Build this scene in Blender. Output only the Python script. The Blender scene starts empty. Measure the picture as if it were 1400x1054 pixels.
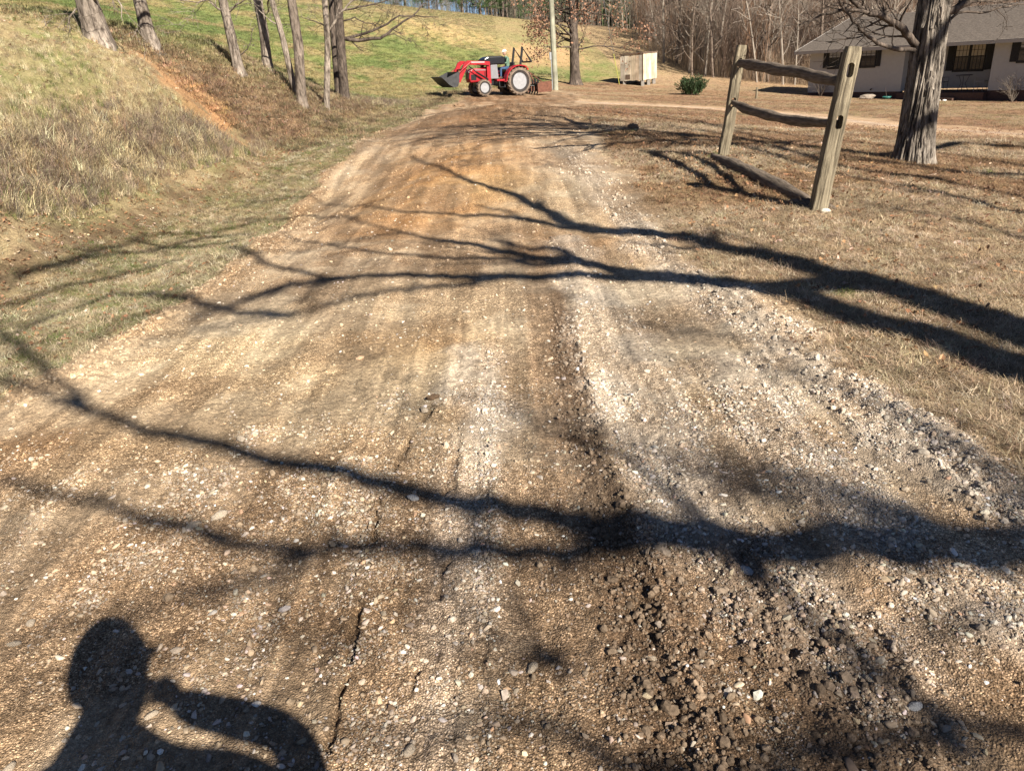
import bpy, bmesh, math, random
import numpy as np
from mathutils import Vector, Matrix, Euler

random.seed(7)
RNG = np.random.default_rng(11)
SC = bpy.context.scene
COL = SC.collection
R = math.radians

# ------------------------------------------------------------ camera, world, sun
F_PX, PITCH, ROLL, EYE = 1000.0, R(24), R(4.5), 1.6
cd = bpy.data.cameras.new('camera')
cam = bpy.data.objects.new('camera', cd)
COL.objects.link(cam)
cd.sensor_width = 36.0
cd.lens = F_PX / 1400 * 36.0
cd.clip_start = 0.05
cd.clip_end = 2000
cam.matrix_world = (Matrix.Translation((0, 0, EYE)) @ Matrix.Rotation(R(90) - PITCH, 4, 'X')
                    @ Matrix.Rotation(-ROLL, 4, 'Z'))
SC.camera = cam

SUN_EL, SUN_AZ = R(36), R(33)      # sun stands behind the camera, 33 degrees to its right
SDIR = Vector((-math.sin(SUN_AZ) * math.cos(SUN_EL), math.cos(SUN_AZ) * math.cos(SUN_EL), -math.sin(SUN_EL)))
wd = bpy.data.worlds.new('World')
SC.world = wd
wd.use_nodes = True
nt = wd.node_tree
sky = nt.nodes.new('ShaderNodeTexSky')
sky.sky_type = 'NISHITA'
sky.sun_disc = False
sky.sun_elevation = SUN_EL
sky.sun_rotation = R(180) - SUN_AZ
sky.air_density = 0.45
sky.dust_density = 0.05
sky.ozone_density = 1.5
nt.links.new(sky.outputs[0], nt.nodes['Background'].inputs[0])
nt.nodes['Background'].inputs[1].default_value = 0.05
sl = bpy.data.lights.new('sun', 'SUN')
sl.energy = 5.0
sl.angle = R(0.55)
sl.color = (1.0, 0.92, 0.79)
so = bpy.data.objects.new('sun', sl)
so.rotation_euler = SDIR.to_track_quat('-Z', 'Y').to_euler()
so.location = (20, -30, 30)
COL.objects.link(so)
SC.view_settings.view_transform = 'Standard'
SC.view_settings.look = 'None'
SC.view_settings.exposure = 1.2
SC.view_settings.gamma = 1.0
SC.render.resolution_x, SC.render.resolution_y = 1024, 770
SC.cycles.max_bounces = 5
SC.cycles.diffuse_bounces = 2
SC.cycles.transparent_max_bounces = 4

# ------------------------------------------------------------ the photograph's rays
def ray(px, py):
    u, v = (px - 700) / F_PX, -(py - 527) / F_PX
    c, s = math.cos(ROLL), math.sin(ROLL)
    uu, vv = u * c + v * s, -u * s + v * c
    return np.array([uu, math.cos(PITCH) + vv * math.sin(PITCH), -math.sin(PITCH) + vv * math.cos(PITCH)])

def PZ(px, py, z):
    d = ray(px, py)
    t = (z - EYE) / d[2]
    return np.array([d[0] * t, d[1] * t, z])

def PY(px, py, y):
    d = ray(px, py)
    t = y / d[1]
    return np.array([d[0] * t, y, EYE + d[2] * t])

# ------------------------------------------------------------ noise
def _hash(ix, iy, seed):
    h = (ix.astype(np.int64) * 374761393 + iy.astype(np.int64) * 668265263 + seed * 1442695041) & 0xffffffff
    h = ((h ^ (h >> 13)) * 1274126177) & 0xffffffff
    h = ((h ^ (h >> 16)) * 2246822519) & 0xffffffff
    return ((h ^ (h >> 15)) & 0xffffff) / float(0xffffff)

def vnoise(x, y, seed=0):
    ix, iy = np.floor(x), np.floor(y)
    fx, fy = x - ix, y - iy
    fx = fx * fx * fx * (fx * (fx * 6 - 15) + 10)
    fy = fy * fy * fy * (fy * (fy * 6 - 15) + 10)
    a, b = _hash(ix, iy, seed), _hash(ix + 1, iy, seed)
    c, d = _hash(ix, iy + 1, seed), _hash(ix + 1, iy + 1, seed)
    return (a * (1 - fx) + b * fx) * (1 - fy) + (c * (1 - fx) + d * fx) * fy

def fbm(x, y, octs=4, seed=0, gain=0.5):
    s, a, t = 0, 1, 0
    ca, sa = math.cos(0.6), math.sin(0.6)
    for o in range(octs):
        s = s + a * vnoise(x, y, seed + o * 17)
        t += a
        a *= gain
        x, y = (x * ca - y * sa) * 2.03 + 3.1, (x * sa + y * ca) * 2.03 + 1.7
    return s / t

def worley(x, y, seed=0):
    ix, iy = np.floor(x), np.floor(y)
    best = np.full(x.shape, 9.0)
    idv = np.zeros(x.shape)
    for dx in (-1, 0, 1):
        for dy in (-1, 0, 1):
            cx, cy = ix + dx, iy + dy
            px_, py_ = cx + _hash(cx, cy, seed), cy + _hash(cx, cy, seed + 5)
            d = (x - px_) ** 2 + (y - py_) ** 2
            m = d < best
            best = np.where(m, d, best)
            idv = np.where(m, _hash(cx, cy, seed + 9), idv)
    return np.sqrt(best), idv

def sstep(a, b, x):
    t = np.clip((x - a) / (b - a), 0, 1)
    return t * t * (3 - 2 * t)

# ------------------------------------------------------------ terrain: control points, thin plate in (azimuth, ln r)
CP = []
for px, py, z in [(700, 1054, 0), (0, 1054, 0), (1400, 1054, 0), (350, 850, 0), (1050, 850, 0), (1400, 740, 0), (700, 700, 0), (0, 640, 0),
                  (1400, 600, 0), (700, 500, 0), (350, 500, 0), (1050, 500, 0), (1400, 450, -.03), (1000, 380, 0), (700, 350, 0),
                  (500, 330, 0), (900, 290, .02), (1118, 290, .0), (1260, 330, -.06), (988, 215, .12), (1247, 225, -.22), (1400, 262, -.36),
                  (1200, 183, -.7), (1400, 190, -.9), (1000, 152, -.72), (830, 146, -.1), (900, 165, -.12), (1104, 130, -1.52), (1400, 139, -1.9),
                  (1250, 146, -1.5), (870, 118, -.6), (945, 119, -.85), (1035, 114, -1.2), (700, 290, .04), (700, 230, .08), (600, 225, .04), (560, 260, .02), (620, 190, .09), (540, 190, .06), (840, 220, .06),
                  (700, 180, .14), (600, 156, .14), (330, 335, -.03), (450, 200, .0), (100, 450, -.04), (0, 470, -.06),
                  (250, 264, -.15), (0, 384, -.15), (400, 207, -.15), (480, 172, -.10), (560, 150, -.02), (130, 318, -.15)]:
    CP.append(PZ(px, py, z))
for px, py, y in [(700, 131, 40), (650, 129, 41), (757, 112, 50), (0, 310, 8.5), (0, 200, 10.8), (0, 100, 13.6), (0, 30, 16.8), (130, 130, 14.6), (130, 56, 17.5),
                  (205, 63, 20), (250, 200, 15.0), (250, 135, 17.5), (120, 210, 12.4), (327, 97, 23), (363, 93, 25.5), (409, 139, 24), (447, 151, 27),
                  (470, 136, 30), (310, 190, 17.8), (385, 175, 21.5), (250, 45, 42), (120, 20, 36), (320, 60, 44), (300, -15, 84), (450, 112, 40),
                  (450, 62, 54), (480, 8, 80), (565, 16, 82), (600, 21, 84), (706, 30, 88), (766, 36, 90), (895, 45, 94), (1020, 51, 97),
                  (600, 122, 43), (640, 72, 62), (720, 75, 66), (700, 116, 48), (800, 111, 53), (840, 100, 58), (900, 80, 68), (950, 98, 64), (1000, 108, 58),
                  (1100, 100, 70), (1200, 60, 97), (1400, 30, 122)]:
    CP.append(PY(px, py, y))
for x, y, z in [(-15, 27, 3.3), (-60, 40, 11), (-30, 10, 5.0), (-20, -5, 3), (-9, 2, 1.6), (-5.4, 2, -.1), (-3.6, .5, -.03),
                (0, -3, 0), (3, -5, 0), (-3, -5, 0), (0, -30, 0), (20, -20, -1), (12, 0, -.8), (30, 5, -2), (60, 20, -2.5),
                (10, 120, 6), (-60, 140, 14), (60, 150, 4), (110, 120, 8), (0, 300, 12), (150, 260, 34), (60, 300, 26), (-200, 200, 20), (200, 60, 8), (300, 0, 5), (-200, 0, 8),
                (0, -250, 0), (-20, 60, 6.0), (0.3, 0.1, 0), (-.3, -.2, 0)]:
    CP.append(np.array([x, y, z]))
CP = np.array(CP, float)

def _uv(x, y):
    r = np.sqrt(x * x + y * y) + 0.35
    return np.arctan2(x, y) * 1.3, np.log(r)

def _k(d2):
    return 0.5 * d2 * np.log(d2 + 1e-12)

_cu, _cv = _uv(CP[:, 0], CP[:, 1])
_n = len(CP)
_A = np.zeros((_n + 3, _n + 3))
_A[:_n, :_n] = _k((_cu[:, None] - _cu) ** 2 + (_cv[:, None] - _cv) ** 2) + np.eye(_n) * 0.00002
_A[:_n, _n] = 1; _A[:_n, _n + 1] = _cu; _A[:_n, _n + 2] = _cv
_A[_n:, :_n] = _A[:_n, _n:].T
_w = np.linalg.solve(_A, np.concatenate([CP[:, 2], np.zeros(3)]))

def base_h(x, y):
    x, y = np.atleast_1d(np.asarray(x, float)), np.atleast_1d(np.asarray(y, float))
    out = np.empty(x.shape)
    for i in range(0, len(x), 40000):
        u, v = _uv(x[i:i + 40000], y[i:i + 40000])
        K = _k((u[:, None] - _cu) ** 2 + (v[:, None] - _cv) ** 2)
        out[i:i + 40000] = K @ _w[:_n] + _w[_n] + _w[_n + 1] * u + _w[_n + 2] * v
    t = np.clip((np.hypot(x, y) - .6) / .8, 0, 1)
    return out * t * t * (3 - 2 * t)

def gz(x, y):
    return float(base_h([x], [y])[0])

def G(px, py, tmax=260):
    """point of the terrain seen at a pixel of the photograph"""
    d = ray(px, py)
    ts = np.exp(np.linspace(math.log(0.8), math.log(tmax), 1400))
    p = d[None, :] * ts[:, None] + np.array([0, 0, EYE])
    g = p[:, 2] - base_h(p[:, 0], p[:, 1])
    i = int(np.argmax(g < 0))
    if i == 0:
        i = len(ts) - 1
    f = g[i - 1] / (g[i - 1] - g[i]) if g[i - 1] != g[i] else 0
    q = p[i - 1] * (1 - f) + p[i] * f
    return Vector(q)

def line(pts):
    return np.array([G(*p) for p in pts])

def pdist(x, y, pl):
    """distance to a polyline and the position along it (0..1)"""
    best = np.full(x.shape, 1e9)
    tt = np.zeros(x.shape)
    n = len(pl) - 1
    for i in range(n):
        a, b = pl[i][:2], pl[i + 1][:2]
        ab = b - a
        t = np.clip(((x - a[0]) * ab[0] + (y - a[1]) * ab[1]) / (ab @ ab + 1e-9), 0, 1)
        d = np.hypot(x - a[0] - t * ab[0], y - a[1] - t * ab[1])
        m = d < best
        best = np.where(m, d, best)
        tt = np.where(m, (i + t) / n, tt)
    return best, tt

# ---- edges of the drive as functions of world y
_L = line([(0, 548), (70, 512), (150, 478), (250, 425), (330, 352), (390, 300), (430, 255), (470, 212), (530, 178), (590, 152), (630, 139)])
_Rr = line([(1400, 660), (1330, 590), (1250, 535), (1160, 480), (1060, 405), (970, 345), (910, 295), (860, 240), (830, 208), (815, 188), (800, 165), (790, 145)])
def xleft(y):
    return np.interp(y, np.r_[-20, _L[:, 1], 60], np.r_[_L[0, 0] - .2, _L[:, 0], _L[-1, 0] - .5])
def xright(y):
    return np.interp(y, np.r_[-20, _Rr[:, 1], 60], np.r_[_Rr[0, 0] + .3, _Rr[:, 0], _Rr[-1, 0] + 4])
_D = line([(0, 384), (130, 322), (250, 264), (330, 232), (400, 207), (480, 172), (560, 150), (600, 138)])
def xditch(y):
    return np.interp(y, np.r_[-20, _D[:, 1], 70], np.r_[_D[0, 0] - 1, _D[:, 0], _D[-1, 0] + 4])
SIDE = line([(770, 138), (860, 143), (930, 146), (1000, 150), (1100, 158), (1200, 170), (1300, 178), (1400, 184)])
SIDE = np.vstack([SIDE, SIDE[-1] + (SIDE[-1] - SIDE[-2]) * 4])
TRACK = line([(735, 330), (742, 400), (755, 480), (770, 560), (785, 650), (805, 750), (825, 850), (845, 950), (865, 1053)])
DARK = line([(765, 400), (775, 470), (790, 560), (815, 650), (850, 740), (880, 830), (915, 930), (950, 1053)])
CRACK = line([(628, 500), (600, 545), (565, 590), (540, 640), (520, 690), (505, 750), (492, 830), (475, 900), (452, 1010), (440, 1053)])
CRACK2 = line([(628, 490), (634, 560), (622, 620), (612, 680), (612, 760), (590, 850), (560, 960)])
GREY1 = line([(775, 330), (815, 420), (850, 490), (880, 560), (915, 650), (960, 720), (1050, 800), (1150, 900)])
GREY2 = line([(860, 300), (920, 360), (1000, 420), (1100, 480), (1180, 530), (1270, 600), (1350, 650), (1420, 700)])
GREY3 = line([(640, 480), (655, 560), (650, 640), (640, 740), (630, 850), (600, 950), (600, 1053)])
RIDGE4 = line([(1000, 500), (1060, 590), (1130, 670), (1230, 760), (1350, 860)])
BERM_L = line([(0, 556), (100, 505), (200, 450), (300, 385), (360, 330), (410, 280), (440, 240), (480, 205), (540, 172)])
BERM_R = line([(770, 200), (800, 235), (845, 290), (900, 345), (960, 390), (1050, 440), (1130, 490), (1200, 545), (1280, 600), (1360, 670)])
LOOSE_R = line([(1010, 770), (1070, 850), (1120, 940), (1170, 1053)])
_lf = line([(300, 130), (360, 150), (430, 185), (520, 165)])
def LEAFY(x, y):
    d, t = pdist(x, y, _lf)
    return np.exp(-(d / 2.3) ** 2)

DIRTLINE = line([(590, 152), (640, 146), (700, 152), (760, 160), (830, 165)])

PAINT = [
    ((700, 135), (7, 7), (.20, .125, .075), .9),
    ((820, 155), (4, 5), (.21, .145, .095), .8),  # centre px, radii (m across, m along), colour, strength
    ((620, 225), (1.5, 3.8), (.44, .25, .105), .85),
    ((560, 262), (1.1, 1.6), (.40, .25, .12), .6),
    ((690, 255), (.7, 1.5), (.47, .33, .17), .8),
    ((790, 225), (.6, 3.0), (.40, .34, .27), .8),
    ((760, 270), (.6, 1.6), (.43, .36, .26), .8),
    ((560, 300), (.9, .9), (.40, .22, .09), .6),
    ((370, 490), (1.1, 1.0), (.60, .50, .345), 1.0),
    ((520, 520), (.8, .8), (.54, .45, .32), .8),
    ((620, 440), (.7, .8), (.54, .46, .34), .8),
    ((1000, 600), (.9, .6), (.52, .44, .33), .8),
    ((860, 420), (.7, .8), (.52, .45, .35), .8),
    ((60, 600), (.5, .35), (.24, .165, .10), .9),
    ((200, 530), (.6, .3), (.30, .215, .135), .7),
    ((600, 620), (.3, .25), (.46, .37, .26), .8),
    ((480, 560), (.7, .5), (.45, .36, .24), .7),
    ((240, 600), (.45, .3), (.34, .25, .15), .6),
    ((560, 470), (.6, .5), (.42, .28, .14), .7),
    ((500, 400), (1.2, .8), (.36, .28, .19), .6),
    ((900, 470), (.8, .7), (.45, .39, .30), .6),
    ((1000, 560), (.7, .5), (.44, .36, .26), .6),
    ((1000, 650), (.6, .35), (.42, .34, .25), .6),
    ((780, 330), (.45, .6), (.26, .15, .07), .7),
    ((720, 345), (.4, .5), (.22, .14, .08), .6),
    ((620, 700), (.35, .3), (.38, .30, .22), .6),
    ((300, 700), (.5, .25), (.36, .27, .17), .7),
    ((420, 830), (.35, .2), (.25, .17, .10), .6),
    ((300, 900), (.5, .25), (.24, .17, .10), .6),
    ((100, 800), (.4, .3), (.22, .15, .09), .5),
    ((700, 148), (4.5, 5.0), (.16, .10, .06), .95),
    ((640, 165), (2.2, 2.2), (.28, .17, .09), .6),
    ((860, 165), (1.8, 3.5), (.20, .15, .10), .8),
    ((1100, 900), (.35, .3), (.19, .125, .075), .7),
    ((1200, 820), (.4, .25), (.20, .14, .09), .6),
    ((1300, 950), (.35, .25), (.21, .15, .10), .6),
    ((400, 300), (.7, 1.2), (.34, .24, .13), .6),
]
PAINT = [(G(*c), s, np.array(col), st) for c, s, col, st in PAINT]

def zones(x, y):
    """masks and the colour of the ground itself, plus small relief"""
    r = np.hypot(x, y)
    wob = (fbm(x * .9, y * .9, 4, 3) - .5) * .55 + (fbm(x * 5, y * 5, 3, 33) - .5) * .22
    wobf = wob * np.clip(.95 + r * .05, .7, 2.5)
    dl = x - xleft(y) + wobf
    dr = xright(y) - x + wobf
    road = sstep(-.12, .12, dl) * sstep(-.15, .15, dr) * sstep(46, 42, y)
    sd, _t = pdist(x, y, SIDE)
    side = sstep(2.2, .7, sd + wob * 2.0) * (x > 0) * (.55 + .45 * sstep(.35, .5, fbm(x * 1.1, y * 1.1, 3, 109)))
    road = np.where(y > -12, road, 0)
    n1, n2, n3 = fbm(x * .8, y * .45, 4, 51), fbm(x * 3.1, y * 2.2, 4, 61), fbm(x * 9, y * 8, 3, 71)
    lumps, _i = worley(x * 13, y * 13, 81)
    lumps2, _i2 = worley(x * 30, y * 30, 85)
    fade = np.clip(1.6 - r * .16, 0, 1)
    col = np.array([.43, .345, .245])[None, :] * np.ones((len(x), 1))
    def mix(m, c):
        nonlocal col
        m = np.clip(m, 0, 1)[:, None]
        col = col * (1 - m) + np.asarray(c)[None, :] * m
    mix(sstep(.47, .60, n1) * .7, (.25, .18, .12))
    mix(sstep(.52, .38, n2) * .6, (.54, .455, .34))
    for c, s, cc, st in PAINT:
        q = ((x - c[0]) / s[0]) ** 2 + ((y - c[1]) / s[1]) ** 2
        mix(np.exp(-q * (.6 + .9 * n2)) * st * (.55 + .9 * n2), cc)
    # near the camera the packed dirt is darker brown
    mix(sstep(4.0, 2.0, r + (n1 - .5) * 3 + .25 * x) * .55, (.245, .175, .115))
    mix(sstep(.50, .66, fbm(x * 1.7 + 4, y * 1.1, 4, 57)) * .5, (.20, .145, .098))
    z = np.zeros(len(x))
    z += (n1 - .5) * .035 + (n2 - .5) * .030 + (n3 - .5) * .012 * fade
    z += (fbm(x * 26, y * 26, 3, 91) - .5) * .014 * fade
    gravel = .12 + .36 * sstep(.5, .62, n2)
    clod = np.zeros(len(x))
    # wheel track pressed smooth and its raised, broken right side
    d, t = pdist(x, y, TRACK)
    wt = .115 + .05 * t
    tr = sstep(wt + .05, wt - .02, d + (n2 - .5) * .06) * sstep(0, .08, t)
    mix(tr * .8, (.26, .195, .135))
    z -= tr * (.012 + .01 * np.sin(x * 0 + y * 42) * .12)
    gravel = gravel * (1 - .75 * tr)
    d, t = pdist(x, y, DARK)
    wd_ = .045 + .13 * t
    dk = sstep(wd_ + .07, wd_ - .04, d + (n2 - .5) * .16)
    mix(dk * .9, (.155, .112, .078))
    z += dk * (.010 * (1 - tr) + .016 * (.6 - lumps) + .012 * (.5 - lumps2)) * sstep(0, .15, t)
    clod = np.maximum(clod, dk * sstep(0, .1, t))
    gravel = gravel * (1 - .8 * dk)
    for pl, w, g in ((GREY1, .13, .9), (GREY2, .16, .95), (GREY3, .10, .75), (RIDGE4, .10, .75)):
        d, t = pdist(x, y, pl)
        m = sstep(w + .16, w - .06, d + (n2 - .5) * .35)
        mix(m * .55, (.47, .42, .36))
        z += m * .012 + m * (.5 - lumps) * .012
        gravel = np.maximum(gravel, m * g)
    # cracks: a low step along the grader blade
    for pl, dep in ((CRACK, .022), (CRACK2, .016)):
        d, t = pdist(x, y, pl)
        dd = d + (n3 - .5) * .04
        m = sstep(.022, .006, dd) * (fbm(x * 6, y * 6, 2, 13) > .50) * sstep(0, .05, t)
        z -= m * dep
        mix(m * .6, (.10, .07, .045))
    # loose berms at both sides
    d, t = pdist(x, y, BERM_L)
    m = sstep(.42, .05, d + (n2 - .5) * .5)
    mix(m * .55, (.27, .18, .105))
    z += m * (.04 + (.6 - lumps) * .035 * (1 + r * .08) * np.clip(1.8 - r * .09, 0, 1))
    clod = np.maximum(clod, m * .9)
    d, t = pdist(x, y, BERM_R)
    m = sstep(.34, .03, d + (n2 - .5) * .5)
    mix(m * .5, (.30, .255, .21))
    z += m * (.008 + (.6 - lumps) * .022 * np.clip(1.8 - r * .09, 0, 1))
    clod = np.maximum(clod, m * .7)
    gravel = np.maximum(gravel, m * .8)
    d, t = pdist(x, y, LOOSE_R)
    m = sstep(.30, .05, d + (n2 - .5) * .4)
    mix(m * .75, (.17, .118, .08))
    z += m * ((.5 - lumps) * .022 + (.5 - lumps2) * .012)
    clod = np.maximum(clod, m * .8)
    d, t = pdist(x, y, DIRTLINE)
    m = sstep(2.2, .2, d + (n1 - .5) * 2)
    z += m * (.05 + .12 * np.clip(fbm(x * 1.6, y * 1.6, 3, 77) - .45, 0, 1) * 2)
    clod = np.maximum(clod, m * .5)
    # long parallel scrape marks of the blade
    ang = x - np.interp(y, [0, 35], [0, .2])
    z += (fbm(ang * 9, y * .35, 3, 101) - .5) * .026 * (r > 1) + (fbm(ang * 24, y * .5, 3, 103) - .5) * .016 * (r > 1) * (r < 16)
    roadz, roadcol = z, np.clip(col * STREAK(ang, y)[:, None] * np.array([.89, .90, .915]), 0, .75)
    # ---- right lawn, left verge
    col = np.array([.24, .178, .115])[None, :] * np.ones((len(x), 1))
    mix(sstep(.45, .6, n1) * .5, (.20, .15, .085))
    mix(sstep(.78, .90, fbm(x * 1.3, y * 1.3, 3, 141)) * .6, (.13, .15, .055))
    mix(sstep(8, 14, r) * (x > 0) * sstep(.42, .62, fbm(x * .35, y * .6, 4, 144)) * .85, (.20, .125, .078))
    left = x < xleft(y) + .2
    mix(left * .75, (.22, .18, .11))
    mix(left * sstep(.52, .62, n2) * .45, (.10, .125, .045))
    lz = (n2 - .5) * .035 + (n3 - .5) * .012
    dtc = x - xditch(y)
    ditchm = np.exp(-(dtc / .45) ** 2) * (y < 42) * (y > -3)
    mix(ditchm * sstep(.36, .60, n2 * .6 + n3 * .4) * .85, (.10, .068, .045))
    bank = sstep(.05, -.6, dtc + wob * .5) * (y > -20) * (y < 75)
    bank = np.where(x < -12, 1, bank)
    mix(bank * .9, (.25, .205, .12))
    mix(bank * sstep(.38, .60, fbm(x * .5, y * .5, 4, 201)) * .75, (.13, .165, .055))
    bnk_br = bank * sstep(2.2, .4, np.abs(dtc + 1.2)) * .5
    mix(bnk_br, (.20, .15, .10))
    mix(bank * LEAFY(x, y) * .9, (.17, .115, .075))
    lz += bank * (fbm(x * .9, y * .9, 4, 205) - .5) * .28
    hill = sstep(32, 38, y + (x + 5) * -.45) * (x < 20) * sstep(0, 1.5, -x + np.interp(y, [33, 42, 54, 64, 110], [-4.5, -2, 9, 20, 60]))
    mix(hill * .95, (.165, .18, .068))
    mix(hill * sstep(.34, .58, fbm(x * .34, y * .22, 5, 211)) * .8, (.122, .155, .056))
    mix(hill * sstep(.48, .62, fbm(x * .42, y * .28 + 9, 5, 213)) * .7, (.26, .20, .11))
    mix(hill * sstep(58, 76, y + x * .45 + (n1 - .5) * 30) * .7, (.25, .20, .115))
    rt = (x > 10) * sstep(45, 58, y)
    mix(rt * .8, (.30, .22, .14))
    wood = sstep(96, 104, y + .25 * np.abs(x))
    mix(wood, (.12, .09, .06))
    for c, s, cc in BARE:
        q = ((x - c[0]) / s[0]) ** 2 + ((y - c[1]) / s[1]) ** 2
        mix(sstep(.32, .7, np.exp(-q * .7) * (2.2 * n2 - .1 + (n3 - .5) * 1.4)) * .6, cc)
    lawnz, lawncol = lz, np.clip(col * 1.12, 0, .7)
    sidecol = np.array([.42, .315, .22])[None, :] * (.75 + .5 * n2)[:, None]
    sidecol = sidecol * (1 - .5 * sstep(.5, .25, sd)[:, None] * np.array([0.0, -.18, -.5])[None, :])
    mound = np.exp(-(((x - MOUND[0]) / 2.2) ** 2 + ((y - MOUND[1]) / .7) ** 2))
    lawncol = lawncol * (1 - mound[:, None]) + np.array([.10, .068, .045])[None, :] * mound[:, None]
    lawnz = lawnz + mound * (.07 + .16 * (fbm(x * 3, y * 3, 3, 301) - .5))
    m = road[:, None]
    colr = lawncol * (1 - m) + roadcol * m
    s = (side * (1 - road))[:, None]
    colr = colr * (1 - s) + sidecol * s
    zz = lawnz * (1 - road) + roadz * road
    zz = zz * (1 - side * (1 - road) * .8)
    zz *= np.clip(1 - (r - 60) / 60, .2, 1)
    grav = np.clip(gravel * road * (.35 + .9 * sstep(.36, .62, fbm(ang * 7, y * .25, 3, 107))), 0, 1)
    grav = np.maximum(grav, side * .3)
    edge = np.maximum(np.exp(-(np.clip(-dr, 0, 9) / .50) ** 2) * (dr < .1), np.exp(-(np.clip(-dl, 0, 9) / .15) ** 2) * (dl < .1)) * (y > -3) * (y < 25) * (x < xright(y) + 1.5)
    return dict(edge=edge, road=road, side=side, col=colr, z=zz, gravel=grav, clod=clod * road, bank=bank * (1 - road), hill=hill,
                ditch=ditchm * (1 - road), left=left & (road < .5), wood=wood, r=r, dtc=dtc, mound=mound)

def STREAK(a, y):
    q = fbm(a * 6.5, y * .55, 4, 105) * .6 + fbm(a * 19, y * .8, 3, 115) * .4
    return .76 + .42 * sstep(.36, .64, q)
BARE = [(G(278, 158), (.8, 1.1), (.34, .195, .10)), (G(255, 118), (.9, 1.0), (.34, .20, .105)), (G(740, 78), (3.5, 5), (.40, .26, .15)), (G(600, 45), (5, 5), (.38, .29, .15))]
MOUND = G(1385, 201)

def height(x, y):
    x, y = np.atleast_1d(np.asarray(x, float)), np.atleast_1d(np.asarray(y, float))
    return base_h(x, y) + zones(x, y)['z']

# ------------------------------------------------------------ mesh helpers
def tag(o, label=None, cat=None, group=None, kind=None):
    if label: o['label'] = label
    if cat: o['category'] = cat
    if group: o['group'] = group
    if kind: o['kind'] = kind
    return o

def empty(name, loc=(0, 0, 0), rz=0.0, **k):
    o = bpy.data.objects.new(name, None)
    COL.objects.link(o)
    o.location = loc
    o.rotation_euler = (0, 0, rz)
    o.empty_display_size = .2
    return tag(o, **k)

def link(name, mesh, parent=None, loc=None, **k):
    o = bpy.data.objects.new(name, mesh)
    COL.objects.link(o)
    if parent is not None: o.parent = parent
    if loc is not None: o.location = loc
    return tag(o, **k)

def fast_mesh(name, verts, faces, mats=(), smooth=True, midx=None):
    """verts (n,3), faces (m,k) all with k corners"""
    me = bpy.data.meshes.new(name)
    verts = np.asarray(verts, np.float32)
    faces = np.asarray(faces, np.int32)
    k = faces.shape[1]
    me.vertices.add(len(verts))
    me.vertices.foreach_set('co', verts.ravel())
    me.loops.add(faces.size)
    me.loops.foreach_set('vertex_index', faces.ravel())
    me.polygons.add(len(faces))
    me.polygons.foreach_set('loop_start', np.arange(0, faces.size, k, dtype=np.int32))
    me.polygons.foreach_set('loop_total', np.full(len(faces), k, np.int32))
    for m in mats: me.materials.append(m)
    if midx is not None: me.polygons.foreach_set('material_index', np.asarray(midx, np.int32))
    me.polygons.foreach_set('use_smooth', np.full(len(faces), smooth, bool))
    me.update(calc_edges=True)
    return me

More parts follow.
